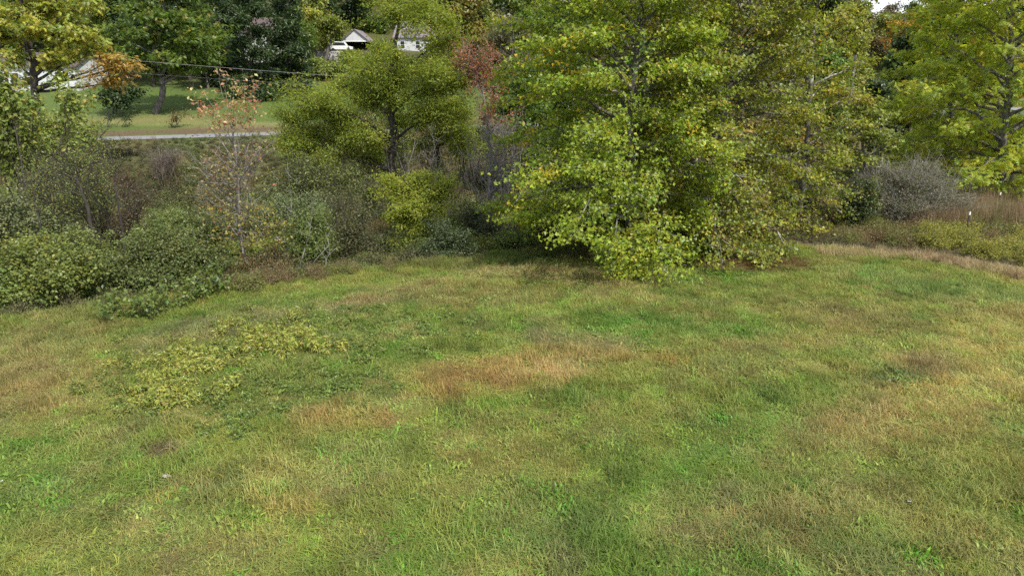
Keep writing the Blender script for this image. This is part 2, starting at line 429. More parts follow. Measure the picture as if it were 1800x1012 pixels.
        V = np.concatenate(Vs) if Vs else np.zeros((0, 3)); Cc = np.concatenate(Cs) if Cs else np.zeros((0, 3))
        F = [np.concatenate(Fs)] if Fs else []
        mi = [np.zeros(nleaf, int)]
        if s.twig.V:
            tv = np.concatenate(s.twig.V); tf = np.concatenate(s.twig.F) + len(V)
            V = np.concatenate([V, tv]); F.append(tf); Cc = np.concatenate([Cc, np.full((len(tv), 3), .1)]); mi.append(np.ones(len(tf), int))
        return raw_mesh(name, V - s.base, F, mats, np.clip(Cc, .005, .8), np.concatenate(mi))
    def finish(s, name, label, cat, group=None, bark=None, leaf=None, crown='crown', limb_min=.05):
        bark = bark or BARK_GREY
        root = empty(name, s.base); tag(root, label, cat, group)
        for tb, r0 in s.limbs:
            if r0 < limb_min or not s.trunk.V:
                for v, f in zip(tb.V, tb.F):
                    s.twig.V.append(v); s.twig.F.append(f + s.twig.n); s.twig.n += len(v)
            else: mobj('limb', tb.mesh('limb', [bark], s.base), root)
        if s.trunk.V: mobj('trunk', s.trunk.mesh('trunk', [bark], s.base), root)
        if s.L or s.twig.V: mobj(crown, s.leaf_mesh(crown, [leaf or LEAF, bark]), root)
        return root
def blob_fill(p, path, c, r, n, spec, tw=.012):
    """side branches leaving a limb and filling an ellipsoid"""
    g = p.g; c = np.asarray(c, float); r = np.asarray(r, float)
    d = g.normal(0, 1, (n, 3)); d[:, 2] = d[:, 2] * .9 + .25; d = unit(d)
    E = c + d * r * (g.uniform(.1, 1, (n, 1)) ** spec.get('rpow', .45)) * (1 + spec.get('spread', .16) * g.normal(0, 1, (n, 1)))
    k = len(path); ii = np.clip((g.uniform(.35, 1, n) * (k - 1)), 0, k - 1)
    lo = np.floor(ii).astype(int); hi = np.minimum(lo + 1, k - 1); f = (ii - lo)[:, None]
    S = path[lo] * (1 - f) + path[hi] * f
    S = S + (E - S) * .0
    p.sprays(S, E, spec, c - np.array([0, 0, r[2] * .5]), tw)
def px_r(D, px, py, rx, ry, dz):
    s = D / (CP + SP * (506 - py) / FPX) / FPX
    return np.array([rx * s, (rx + ry) * .5 * s if dz is None else dz, ry * s])

def blob_tree(name, label, cat, seed, base, trunk, blobs, spec, bark=None, group=None, r0=.3, dens=1.0, limb_r=.09, crown='crown', D=None, limb_min=.05, n_main=999, leaf=None):
    """trunk: list of world points; blobs: (centre, radii[, spec])"""
    p = Plant(base, seed)
    if trunk is not None:
        tp, tr = p.add_trunk(trunk, np.linspace(r0, r0 * .3, len(trunk)))
    for bi, b in enumerate(blobs):
        c, r = np.asarray(b[0], float), np.asarray(b[1], float); sp = b[2] if len(b) > 2 else spec
        if bi >= n_main:
            pc_ = np.array([q[0] for q in blobs[:n_main]]); a = pc_[int(np.argmin(np.linalg.norm(pc_ - c, axis=1)))]; lr = .03
        elif trunk is not None:
            want = c[2] - .55 * np.linalg.norm((c - tp)[:, :2], axis=1)
            j = int(np.argmin(np.abs(tp[:, 2] - want) + .25 * np.linalg.norm(tp - c, axis=1)))
            j = max(j, len(tp) // 5)
            a = tp[j]; lr = min(limb_r, tr[j] * .75)
        else:
            a = p.base + np.append(p.g.normal(0, .25, 2), -.05); lr = limb_r
        path = p.limb(a, c, lr, .012, .14, .03)
        vol = r[0] * r[1] * r[2]
        n = max(5, int(dens * sp.get('nsub', 26) * (vol ** (2 / 3.0))))
        blob_fill(p, path, c, r, n, sp, sp.get('tw', .012))
    return p.finish(name, label, cat, group, bark, leaf, crown, limb_min)

def layered_tree(p, H, prof, n_limb, spec, trunk_path, trunk_r, rise=.35, droop=.45, step=.55, sub=.42, t_lo=.06, limb_r=.10, lean=None, skirt=0.0):
    """limbs all round a trunk, side branches alternating along each limb, leaves on the outer part"""
    g = p.g
    tp, tr = trunk_path, trunk_r
    for i in range(n_limb):
        t = t_lo + (1 - t_lo) * ((i + g.uniform(0, .8)) / n_limb)
        fi = t * (len(tp) - 1); lo = int(min(fi, len(tp) - 2)); f = fi - lo
        a = tp[lo] * (1 - f) + tp[lo + 1] * f; rr = tr[lo] * (1 - f) + tr[lo + 1] * f
        phi = i * 2.39996 + g.uniform(-.4, .4)
        L = np.interp(t, *prof) * g.uniform(.78, 1.15)
        if lean is not None: L *= 1 + lean[0] * math.cos(phi - lean[1])
        d = np.array([math.cos(phi), math.sin(phi), 0])
        k = 9; s = np.linspace(0, 1, k)
        rz = (rise + .75 * t) * L; dz = droop * L * (1.05 - t) ** 1.2
        side = np.array([-d[1], d[0], 0]) * g.normal(0, .10) * L
        P = a + d * L * s[:, None] + side * (s ** 2)[:, None]
        P[:, 2] += rz * s - dz * s * s * 1.55
        P[1:] += g.normal(0, .02 * L, (k - 1, 3))
        P[:, 2] = np.maximum(P[:, 2], p.base[2] + .35 + max(0., -d[0] - .2) * skirt * np.minimum(1, s * 2))
        r0 = min(rr * .6, limb_r * (.25 + L / 6.0))
        tb = Tubes(); tb.one(P, r0 + (.014 - r0) * s ** .75, 5); p.limbs.append((tb, r0))
        ns = max(4, int(L / step)); A = []; B = []
        for q in range(ns):
            ss = .22 + .78 * (q + g.uniform(0, .7)) / ns
            fi2 = min(ss, .999) * (k - 1); l2 = int(fi2); f2 = fi2 - l2
            pt = P[l2] * (1 - f2) + P[l2 + 1] * f2; tg = unit(P[l2 + 1] - P[l2])
            for sgn in (-1, 1):
                if g.rand() < .12: continue
                sd = np.array([-tg[1], tg[0], 0]) * sgn
                ln = sub * L * (1.12 - ss) * g.uniform(.6, 1.2) + .45
                e = pt + unit(tg * .75 + sd * g.uniform(.5, 1.1) + np.array([0, 0, g.normal(.10, .28)])) * ln
                A.append(pt); B.append(e)
        A.append(P[-3]); B.append(P[-1] + (P[-1] - P[-2]) * .4)
        A, B = np.array(A), np.array(B)
        B[:, 2] = np.maximum(B[:, 2], p.base[2] + .3 + max(0., -d[0] - .2) * skirt * .6)
        p.sprays(A, B, spec, a + np.array([0, 0, -1.0]), .014)

def pal(*cs): return list(cs)
P_SYC = pal((5, 0.2127, 0.2916, 0.0211), (4, 0.2792, 0.3390, 0.0269), (2, 0.1462, 0.2035, 0.0185), (0.7, 0.4255, 0.3797, 0.0269), (0.2, 0.5317, 0.3797, 0.0320))
P_SYC2 = pal((4, 0.1827, 0.2234, 0.0244), (3, 0.2371, 0.2554, 0.0286), (2, 0.1234, 0.1649, 0.0211), (1.4, 0.3358, 0.2979, 0.0320), (0.2, 0.3557, 0.2341, 0.0421), (0.5, 0.1976, 0.1542, 0.0421))
P_LOC = pal((5, 0.2296, 0.2877, 0.0414), (3, 0.2983, 0.3469, 0.0506), (2, 0.1606, 0.2067, 0.0322), (0.6, 0.3826, 0.3616, 0.0574))
P_LIME = pal((5, .20, .235, .038), (3, .155, .195, .032), (1, .26, .25, .05))
P_WAL = pal((4, 0.3098, 0.3864, 0.0473), (3, 0.3933, 0.4379, 0.0525), (2, 0.2145, 0.2769, 0.0378), (1, 0.4767, 0.4508, 0.0525), (0.3, 0.5005, 0.3993, 0.0525))
P_YEL = pal((4, .42, .40, .055), (4, .29, .33, .055), (4, .19, .24, .045), (1, .42, .33, .07))
P_GRN = pal((5, 0.1105, 0.1750, 0.0264), (3, 0.1495, 0.2063, 0.0330), (2, 0.0715, 0.1125, 0.0220), (0.6, 0.2600, 0.2250, 0.0385))
P_DRK = pal((5, 0.0437, 0.0764, 0.0230), (3, 0.0655, 0.1056, 0.0288), (2, 0.0328, 0.0546, 0.0202))
P_OLV = pal((4, 0.1891, 0.2445, 0.0456), (3, 0.2384, 0.2821, 0.0570), (2, 0.1398, 0.1881, 0.0433), (1, 0.3289, 0.3198, 0.0684), (0.5, 0.3124, 0.2257, 0.0570))
P_GRY = pal((4, 0.1583, 0.1904, 0.0468), (3, 0.1956, 0.2336, 0.0612), (2, 0.1118, 0.1471, 0.0324), (0.6, 0.2608, 0.2596, 0.0540))
P_BLU = pal((4, 0.0805, 0.1140, 0.0440), (3, 0.1127, 0.1461, 0.0600), (2, 0.0563, 0.0765, 0.0300))
P_BRN = pal((4, 0.1680, 0.1470, 0.0540), (3, 0.2100, 0.1540, 0.0660), (2, 0.1260, 0.1330, 0.0420), (1, 0.2800, 0.1680, 0.0720))
P_RED = pal((4, .32, .085, .04), (3, .36, .15, .05), (2, .30, .22, .05), (1, .20, .20, .04))
P_RUST = pal((4, 0.3400, 0.1275, 0.0630), (3, 0.2550, 0.1105, 0.0570), (1, 0.4080, 0.1870, 0.0750))
P_ORG = pal((4, .44, .22, .035), (3, .36, .20, .03), (2, .26, .20, .03))
P_GOLD = pal((4, 0.3520, 0.3325, 0.0550), (3, 0.2464, 0.2660, 0.0495), (3, 0.1760, 0.1995, 0.0440), (1, 0.4048, 0.3515, 0.0495))
P_PURP = pal((4, .13, .085, .075), (2, .17, .11, .085), (1, .12, .11, .06))
P_PALE = pal((4, .185, .175, .095), (3, .14, .15, .08), (2, .23, .20, .12))
def S(shape, size, per, cl, palette, **k):
    d = dict(shape=shape, size=size, per=per, cl=cl, pal=palette); d.update(k); return d

# ------------------------------------------------------------------ the two big sycamores in front
D1 = 31.5
b1 = at(1104, 452, D1); b1[2] = height(b1[0], b1[1]) - .05
p = Plant(b1, 11)
tp, tr = p.add_trunk([b1, b1 + [.05, 0, 2.5], b1 + [-.12, .1, 6], b1 + [-.05, 0, 10], b1 + [.2, .1, 14], b1 + [.1, 0, 17]], [.27, .22, .17, .12, .07, .02])
layered_tree(p, 17, ([0, .06, .14, .3, .5, .75, .92, 1], [3.2, 4.0, 4.9, 5.1, 4.9, 3.7, 2.2, .8]), 104,
             S('lobed', .155, 54, .25, P_SYC, flat=.42, up=.6, outw=.5, t0=.05, bare=.06), tp, tr, rise=.30, droop=.52, t_lo=.06, step=.46, lean=(.26, math.pi * 1.02), skirt=2.2)
p.finish('sycamore_tree', 'big leafy green sycamore with a pale mottled trunk at the far edge of the field', 'tree', None, BARK_PALE, limb_min=.035)
D2 = 34.0
b2 = at(1236, 440, D2); b2[2] = height(b2[0], b2[1]) - .05
p = Plant(b2, 23)
top = at(1352, -60, D2)
tp, tr = p.add_trunk([b2, at(1240, 330, D2), at(1266, 210, D2), at(1292, 120, D2 + .3), at(1314, 20, D2 + .5), at(1330, -120, D2 + .5)], [.26, .22, .18, .14, .10, .03])
layered_tree(p, 16, ([0, .06, .14, .3, .5, .75, .92, 1], [3.8, 4.5, 5.2, 4.9, 4.2, 3.4, 2.2, .8]), 78,
             S('lobed', .158, 42, .26, P_SYC2, flat=.45, up=.6, outw=.5, t0=.05, bare=.10), tp, tr, rise=.34, droop=.52, t_lo=.05, lean=(.02, 0.0), limb_r=.12, step=.48)
p.finish('sycamore_tree', 'yellowing sycamore with a leaning pale trunk and grey limbs, right of the greener one', 'tree', None, BARK_PALE, limb_min=.035)
b3 = at(1392, 425, 38.0); b3[2] = height(b3[0], b3[1]) - .05
p = Plant(b3, 29)
tp, tr = p.add_trunk([b3, b3 + [.2, 0, 3], b3 + [.1, .2, 7], b3 + [-.2, 0, 11.5], b3 + [0, 0, 15.2]], [.2, .17, .13, .08, .02])
layered_tree(p, 15, ([0, .06, .2, .4, .6, .8, 1], [1.7, 2.1, 2.7, 2.9, 2.7, 2.1, .6]), 50,
             S('lobed', .165, 38, .26, P_SYC2, flat=.45, up=.6, outw=.5, t0=.1, bare=.10), tp, tr, rise=.34, droop=.5, t_lo=.06, step=.48)
p.finish('sycamore_tree', 'yellow-brown sycamore crown farthest right of the sycamores, against the wooded gap', 'tree', None, BARK_PALE, limb_min=.035)

# ------------------------------------------------------------------ trees placed one by one
def gbase(px, D):
    u = at(px, 300, D); u[2] = float(height(u[0], D)) - .06; return u
def pblobs(D, lst, spec=None):
    o = []
    for b in lst:
        px, py, rx, ry = b[:4]; dy = b[4] if len(b) > 4 else 0.0
        c = at(px, py, D + dy); r = px_r(D + dy, px, py, rx, ry, None)
        o.append((c, r) + ((b[5],) if len(b) > 5 else ()))
    return o
# the spreading feathery tree left of the sycamores
D = 45.0
LOC = S('slim', .185, 55, .28, P_LOC, flat=.5, up=.7, nsub=16, droop=.5, t0=.1, spread=.34, rpow=.5)
bs_ = gbase(694, D)
blob_tree('spreading_tree', 'spreading feathery green tree with a dark forked trunk, left of the sycamores', 'tree', 31, bs_,
          [bs_, at(688, 300, D), at(691, 225, D), at(682, 180, D), at(690, 110, D), at(702, 40, D)],
          pblobs(D, [(562, 178, 80, 50, -1), (515, 165, 50, 38, 0), (540, 222, 58, 36, .8), (600, 245, 60, 32, 1), (635, 165, 54, 40, 1), (690, 132, 66, 44, -1.5),
                     (690, 14, 62, 36, 0), (640, 112, 50, 26, 1.5), (798, 66, 50, 40, .5), (800, 145, 54, 44, -.5), (770, 198, 66, 40, -1), (730, 118, 60, 36, 2.5), (750, 20, 50, 24, 1.5),
                     (640, 235, 54, 30, -2), (770, 122, 60, 36, -2.6), (620, 140, 50, 32, 2.5), (715, 205, 50, 28, 2), (816, 205, 44, 34, 1.5),
                     (518, 250, 50, 32, -1.5), (590, 285, 52, 26, -.8), (820, 255, 40, 32, .5), (650, 285, 46, 24, 1), (500, 205, 40, 34, .6), (664, 78, 30, 22, -1), (694, 88, 38, 22, -2.2), (722, 62, 20, 14, -1), (745, 72, 18, 14, -1), (672, 92, 26, 16, 0), (612, 100, 26, 14, 0)] + [(r_.uniform(*q_[:2]), r_.uniform(*q_[2:4]), r_.uniform(24, 40), r_.uniform(22, 34), r_.uniform(-2.6, 2.6)) for r_ in [rs(4242)] for q_ in [(490, 640, 150, 270)] * 10 + [(610, 810, 105, 225)] * 11 + [(660, 800, 0, 50)] * 6 + [(600, 690, 110, 190)] * 4 + [(500, 830, 230, 310)] * 8]), LOC, BARK_DARK, r0=.32, limb_r=.13, n_main=17, leaf=LEAF_THIN)
bs_ = gbase(772, 47.5)
blob_tree('spreading_tree', 'smaller dark-stemmed tree half hidden behind the spreading feathery one', 'tree', 32, bs_,
          [bs_, at(770, 300, 47.5), at(768, 240, 47.5), at(775, 190, 47.5)],
          pblobs(47.5, [(770, 235, 52, 24, 0), (815, 225, 40, 26, 1), (735, 250, 36, 20, 1), (800, 190, 50, 26, 2)]), LOC, BARK_DARK, r0=.2, limb_r=.08, leaf=LEAF_THIN)
# yellow-green bushy locust sapling hanging over the field edge
D = 36.0
bs_ = gbase(725, D)
blob_tree('sapling', 'bright yellow-green young tree drooping over dark shrubs, below the spreading feathery tree', 'sapling', 33, bs_,
          [bs_, at(735, 400, D), at(738, 350, D), at(735, 310, D)],
          pblobs(D, [(722, 330, 46, 28, 0), (768, 340, 40, 28, .4), (680, 315, 30, 20, .6), (790, 320, 26, 20, 0), (725, 360, 50, 26, -1.2), (700, 378, 34, 24, -.6), (735, 395, 40, 26, -1), (690, 340, 26, 18, .2), (745, 310, 40, 20, .6), (770, 372, 30, 20, 0), (715, 420, 26, 20, -1)]),
          S('slim', .17, 60, .15, pal((5, .30, .345, .052), (3, .36, .39, .06), (2, .21, .255, .044)), flat=.6, droop=.8, nsub=38, spread=.4, rpow=.55), BARK_DARK, r0=.1, limb_r=.05, leaf=LEAF_THIN)
# rust-topped bare tree
D = 43.0
bs_ = gbase(862, D)
p = Plant(bs_, 37)
tp, tr = p.add_trunk([bs_, at(860, 330, D), at(862, 250, D), at(850, 170, D), at(846, 100, D)], [.14, .12, .09, .05, .015])
for k in range(26):
    j = p.g.randint(4, len(tp) - 3); a_ = tp[j]
    e_ = a_ + np.array([p.g.uniform(-1.6, 1.6), p.g.uniform(-1, 1), p.g.uniform(.8, 3.2)])
    P_ = p.limb(a_, e_, tr[j] * .45, .008, .1)
    n_ = 14
    ii = p.g.randint(2, len(P_), n_); E_ = P_[ii] + p.g.normal(0, .45, (n_, 3)) + [0, 0, .4]
    hi = E_[:, 2] > at(850, 215, D)[2]
    p.sprays(P_[ii][hi], E_[hi], S('kite', .13, 24, .20, P_RUST, twigs=3), None, .012)
    p.sprays(P_[ii][~hi], E_[~hi], S('kite', .1, 1, .2, P_BRN, twigs=5, bare=.8), None, .013)
p.finish('thin_tree', 'thin tree with rust red leaves on top over bare grey branches, beside the green sycamore', 'tree', None, BARK_DEAD)
# bare grey tangle under it
for k, (px, py, D, h_, lab) in enumerate([(862, 300, 40.5, 3.6, 'bare grey brush with crooked dead stems at the left edge of the green sycamore'),
                                          (880, 270, 42.5, 4.2, 'tall bare grey brush behind the lower left leaves of the green sycamore'),
                                          (745, 290, 44, 3.0, 'bare grey twiggy brush between the two feathery tree trunks')]):
    bs_ = gbase(px, D); p = Plant(bs_, 300 + k)
    for q in range(15):
        e_ = at(px + p.g.normal(0, 26), py - p.g.uniform(0, 65), D + p.g.normal(0, .6))
        P_ = p.limb(bs_ + p.g.normal(0, .3, 3) * [1, 1, 0], e_, .035, .008, .2, wob=.1)
        ii = p.g.randint(2, len(P_), 10)
        p.sprays(P_[ii], P_[ii] + p.g.normal(0, .45, (10, 3)) + [0, 0, .35], S('kite', .1, 2, .2, P_BRN, twigs=4, bare=.75), None, .011)
    p.finish('dead_brush', lab, 'brush', 'bare grey brush', BARK_DEAD)
# the sparse red-leaved sapling
D = 30.5
bs_ = gbase(424, D)
p = Plant(bs_, 41)
tp, tr = p.add_trunk([bs_, at(424, 420, D), at(420, 350, D), at(418, 300, D), at(410, 240, D), at(405, 170, D)], [.085, .07, .055, .04, .025, .01], 6)
SP_TOP = S('kite', .17, 11, .17, pal((4, .40, .18, .11), (3, .46, .32, .17), (2, .42, .38, .17), (2, .28, .29, .11)), twigs=1, t0=.4); SP_MID = S('kite', .14, 5, .2, pal((3, .33, .25, .13), (2, .30, .27, .09), (2, .2, .2, .05), (1, .33, .13, .07)), twigs=3, t0=.3, bare=.2)
SP_LOW = S('kite', .14, 13, .2, pal((4, .30, .26, .04), (3, .22, .23, .04), (2, .14, .17, .035), (1, .35, .2, .06)), twigs=2)
for (px, py, dy) in [(360, 165, .3), (348, 185, -.4), (385, 140, .5), (395, 158, -.3), (410, 150, 0), (430, 160, .4), (448, 155, -.2), (455, 178, .5), (372, 195, 0), (415, 190, -.6), (440, 190, .2)]:
    P_ = p.limb(tp[-1 - p.g.randint(6, 14)], at(px, py, D + dy), .018, .006, .06)
    ii = p.g.randint(4, 8, 7); p.sprays(P_[ii], P_[ii] + p.g.normal(0, .22, (7, 3)) + [0, 0, .12], SP_TOP, None, .006)
for k in range(46):
    j = p.g.randint(7, 19); sd = p.g.choice([-1, 1])
    e_ = tp[j] + np.array([sd * p.g.uniform(.3, 1.7), p.g.uniform(-1.0, 1.0), p.g.uniform(.7, 2.6)])
    if p.g.rand() < .22: e_ = tp[j] + np.array([-p.g.uniform(1.2, 2.6), p.g.uniform(-.6, .6), p.g.uniform(.2, 1.1)])
    P_ = p.limb(tp[j], e_, .022, .006, .14)
    ii = p.g.randint(2, 8, 9); p.sprays(P_[ii], P_[ii] + unit(p.g.normal(0, 1, (9, 3)) + [sd * .3, 0, .6]) * .45, SP_MID, None, .007)
for (px, py, dy) in [(380, 385, -.5), (440, 365, -.3), (470, 360, .2), (500, 385, 0), (480, 400, -.5), (360, 350, .3), (400, 420, -.8), (460, 430, -.8), (330, 345, .2), (500, 425, -.5), (415, 375, -1)]:
    P_ = p.limb(tp[p.g.randint(5, 12)], at(px, py, D + dy), .025, .007, .12)
    ii = p.g.randint(4, 8, 9); p.sprays(P_[ii], P_[ii] + p.g.normal(0, .35, (9, 3)), SP_LOW, None, .008)
p.finish('sapling', 'tall sparse sapling with red and orange autumn leaves on bare pale branches', 'sapling', None, BARK_DEAD)
# pale leaning stem at the field edge
for (px, py, px2, py2, D, lab) in [(514, 470, 548, 380, 29.2, 'pale bare leaning stem at the field edge below the red-leaved sapling'),
                                   (575, 480, 590, 395, 30.0, 'thin grey bare stem at the field edge right of the pale leaning stem'),
                                   (462, 330, 505, 285, 36.0, 'pale dead forked branch standing in tan weeds right of the red-leaved sapling')]:
    b_ = at(px, py, D); b_[2] = height(b_[0], D) - .05; p = Plant(b_, px)
    P_ = p.limb(b_, at(px2, py2, D), .035, .008, .12, own=False, wob=.12)
    for k in range(6):
        j = p.g.randint(2, 8); p.limb(P_[j], P_[j] + unit(p.g.normal(0, 1, 3) + [0, 0, 1.2]) * p.g.uniform(.4, 1.1), .014, .005, .15, own=False)
    p.finish('bare_sapling', lab, 'sapling', None, BARK_DEAD, crown='stem')

# yellow tree upper left
D = 62.0
bs_ = gbase(64, D)
YEL = S('spray', .44, 24, .28, P_YEL, flat=.4, up=.8, nsub=9, t0=.2)
YOR = S('spray', .38, 28, .28, pal((4, .42, .28, .06), (3, .36, .25, .07), (1, .25, .22, .05)), flat=.4, up=.8, nsub=9, t0=.2)
blob_tree('tall_tree', 'yellow-leaved tree with a dark forked trunk before the white house', 'tree', 51, bs_,
          [bs_, at(62, 160, D), at(58, 110, D), at(50, 65, D), at(40, 20, D), at(35, -40, D)],
          pblobs(D, [(30, 20, 60, 26, 0), (85, 10, 56, 26, 1), (60, 48, 60, 20, -2), (140, 62, 48, 18, -1), (175, 78, 44, 16, 0), (110, 32, 50, 18, 2), (165, 5, 42, 24, 1),
                     (230, 118, 40, 18, 0, YOR), (215, 140, 34, 16, .5, YOR), (200, 100, 36, 14, -.5, YOR), (0, 60, 46, 22, 1), (-40, 30, 60, 40, 0), (70, -40, 90, 40, 0), (120, 95, 40, 14, 1.5), (95, 112, 34, 12, 2), (30, 96, 34, 12, -1), (128, 128, 26, 12, -1), (45, 140, 24, 10, 1), (20, 108, 34, 12, 1.5), (85, 98, 36, 12, -1.5)]),
          YEL, BARK_DARK, r0=.36, limb_r=.16)
# big layered green tree on the lawn
D = 87.0
bs_ = gbase(288, D)
GRN = S('spray', .52, 23, .40, P_GRN, flat=.35, up=.8, nsub=9, t0=.2)
blob_tree('shade_tree', 'big rounded green tree with a grey trunk on the lawn beyond the road', 'tree', 52, bs_,
          [bs_, at(286, 160, D), at(280, 120, D), at(272, 85, D), at(285, 40, D), at(290, -20, D)],
          pblobs(D, [(225, 95, 46, 18, -1), (250, 62, 46, 20, -2), (215, 55, 40, 22, 2), (300, 100, 46, 16, -3), (335, 112, 44, 18, 0), (370, 100, 36, 18, 1), (345, 70, 44, 20, -2),
                     (290, 30, 52, 24, -3), (340, 30, 46, 24, 1), (235, 20, 46, 24, 0), (295, 125, 46, 14, 2), (260, 120, 34, 12, 0), (300, -20, 80, 30, 0), (385, 60, 30, 22, 2), (300, 70, 50, 20, 4)]),
          GRN, BARK_GREY, r0=.42, limb_r=.2)
DRK = S('slim', .55, 30, .35, P_DRK, flat=.4, up=.4, nsub=9, droop=.5)
for k, (px, D, top, rx, low, lab) in enumerate([(440, 97, -60, 52, 165, 'tall dark evergreen behind the red-leaved sapling'), (505, 101, -40, 48, 150, 'dark evergreen left of the feathery tree, under a bright green crown'),
                                           (395, 104, -50, 46, 150, 'dark evergreen just right of the big rounded lawn tree')]):
    bs_ = gbase(px, D); bl = []
    for q in range(13):
        t = q / 12.0; py = low + (top - low) * t; w = rx * (1.05 - t * .75)
        bl.append((px + ((-1) ** q) * w * .42, py, w * .75, 20, ((q * 37) % 7 - 3) * .8))
    blob_tree('evergreen_tree', lab, 'tree', 60 + k, bs_, [bs_, at(px, low - 20, D), at(px, (low + top) / 2, D), at(px, top, D)], pblobs(D, bl), DRK, BARK_DARK, r0=.35, limb_r=.1)
bs_ = gbase(212, 86)
blob_tree('dark_shrub', 'rounded dark green shrub on the lawn left of the grey trunk', 'shrub', 65, bs_, None,
          pblobs(86, [(190, 165, 24, 20, 0), (215, 155, 28, 22, -.8), (240, 165, 22, 20, 0), (212, 175, 36, 18, -1.5), (205, 150, 28, 18, 1)]), S('kite', .34, 26, .25, P_DRK, nsub=14), BARK_DARK, limb_r=.06)
for (px, py, D, r_, n_, lab, sp) in [(315, 208, 80.5, 16, 5, 'small vase-shaped thin shrub on the lawn above the road', S('kite', .24, 7, .25, P_BRN, nsub=16, twigs=2)),
                                 (196, 212, 80, 9, 3, 'small dark stump-like shrub beside the road, left one', S('kite', .22, 10, .2, P_DRK, nsub=14)),
                                 (222, 213, 80.2, 10, 3, 'small dark stump-like shrub beside the road, nearer the vase-shaped one', S('kite', .22, 10, .2, P_DRK, nsub=14))]:
    bs_ = gbase(px, D); g_ = rs(px)
    blob_tree('thin_shrub', lab, 'shrub', px, bs_, None, pblobs(D, [(px + g_.uniform(-.8, .8) * r_, py - 8 + g_.uniform(-.5, .6) * r_, r_ * .6, r_ * .7, g_.uniform(-.6, .6)) for q in range(n_)]), sp, BARK_DARK, limb_r=.04)
# crowns near the buildings
for k, (px, py, D, rx, ry, lab, sp) in enumerate([
        (584, 42, 124, 32, 22, 'yellow-green bushy crown in front of the left side of the white carport', S('kite', .42, 24, .4, P_LIME, nsub=8)),
        (552, 112, 112, 34, 20, 'small yellow-green crown below the pale retaining wall', S('kite', .42, 24, .4, P_OLV, nsub=8)),
        (520, 60, 114, 40, 42, 'leafy mid-green tree left of the carport with a yellow branch on top', S('kite', .42, 24, .4, P_GRN, nsub=8)),
        (860, 70, 108, 44, 60, 'olive tree between the feathery tree and the green sycamore', S('kite', .40, 22, .4, P_OLV, nsub=8)),
        (820, 30, 128, 40, 44, 'greyish olive tree behind the roof of the white house', S('kite', .46, 22, .4, P_OLV, nsub=8)),
        (905, 20, 118, 36, 50, 'blue-green dark tree at the upper left corner of the green sycamore', S('kite', .42, 24, .4, P_BLU, nsub=8)),
        (540, 22, 120, 24, 14, 'small bright yellow crown at the top left of the carport', S('kite', .42, 24, .4, P_YEL, nsub=8)),
        (790, 88, 126, 34, 30, 'pale green crown right of the white house wall', S('kite', .42, 24, .4, P_LIME, nsub=8)),
        (650, 108, 122, 34, 22, 'low green crown on the slope right under the white carport', S('kite', .38, 24, .36, P_OLV, nsub=9)),
        (715, 112, 124, 40, 22, 'low green crown on the slope under the purple-grey roofed house', S('kite', .38, 24, .36, P_GRN, nsub=9)),
        (590, 122, 110, 40, 22, 'low olive crown left of the spreading feathery tree top, by the road', S('kite', .36, 24, .36, P_OLV, nsub=9)),
        (612, 92, 126, 20, 12, 'small leafy crown before the parked vehicle under the carport', S('kite', .34, 22, .32, P_OLV, nsub=12)),
        (672, 82, 134, 26, 20, 'bushy green crown between the carport and the purple-grey roofed house', S('kite', .36, 26, .34, P_GRN, nsub=9)),
        (655, 45, 152, 36, 30, 'green tree behind the right side of the carport roof', S('kite', .42, 24, .4, P_GRN, nsub=8)),
        (615, 22, 156, 40, 26, 'dark green tree above the carport', S('kite', .42, 24, .4, P_DRK, nsub=8)),
        (720, 15, 160, 46, 30, 'dark tree behind the purple-grey roof', S('kite', .42, 24, .4, P_DRK, nsub=8)),
        (765, 25, 158, 40, 34, 'mid-green tree behind the right end of the purple-grey roof', S('kite', .42, 24, .4, P_OLV, nsub=8))]):
    bs_ = gbase(px, D); g_ = rs(700 + k); bl = [(px, py, rx * .6, ry * .6, 0)]
    for q in range(9):
        an = q * 2.4; bl.append((px + math.cos(an) * rx * .62, py + math.sin(an) * ry * .55 + 4, rx * .46, ry * .42, g_.uniform(-2.4, 2.4)))
    blob_tree('broadleaf_tree', lab, 'tree', 700 + k, bs_, [bs_, at(px, py + ry * .8, D), at(px + 4, py, D), at(px, py - ry * .8, D)], pblobs(D, bl), sp, BARK_GREY, r0=.28, limb_r=.1)

# right-hand side: tall walnut, lime tree, dark trees
D = 50.0
bs_ = gbase(1757, D)
p = Plant(bs_, 81)
tp, tr = p.add_trunk([bs_, at(1758, 330, D), at(1763, 240, D), at(1775, 140, D), at(1778, 30, D), at(1772, -110, D)], [.34, .30, .26, .21, .14, .04])
layered_tree(p, 20, ([0, .12, .2, .35, .55, .8, 1], [3.5, 5.8, 6.6, 7.2, 7.0, 5.0, 1.0]), 64, S('spray', .43, 21, .30, P_WAL, flat=.45, up=.75, t0=.3), tp, tr, rise=.28, droop=.42, t_lo=.10, step=.7)
p.finish('tall_tree', 'tall yellow-green tree with a dark trunk at the right edge beyond the brown weeds', 'tree', None, BARK_GREY, LEAF_THIN)
D = 58.0
bs_ = gbase(1668, D)
p = Plant(bs_, 82)
tp, tr = p.add_trunk([bs_, at(1668, 240, D), at(1672, 150, D), at(1680, 50, D), at(1690, -90, D)], [.25, .21, .17, .1, .03])
layered_tree(p, 18, ([0, .12, .25, .5, .8, 1], [3.0, 5.0, 5.4, 4.8, 3.4, .8]), 46, S('spray', .46, 21, .34, P_WAL, flat=.45, up=.75, t0=.3), tp, tr, rise=.28, droop=.4, t_lo=.12, step=.8)
p.finish('tall_tree', 'yellow-green tree standing just left of and behind the one at the right edge', 'tree', None, BARK_GREY, LEAF_THIN)
D = 43.5
bs_ = gbase(1525, D)
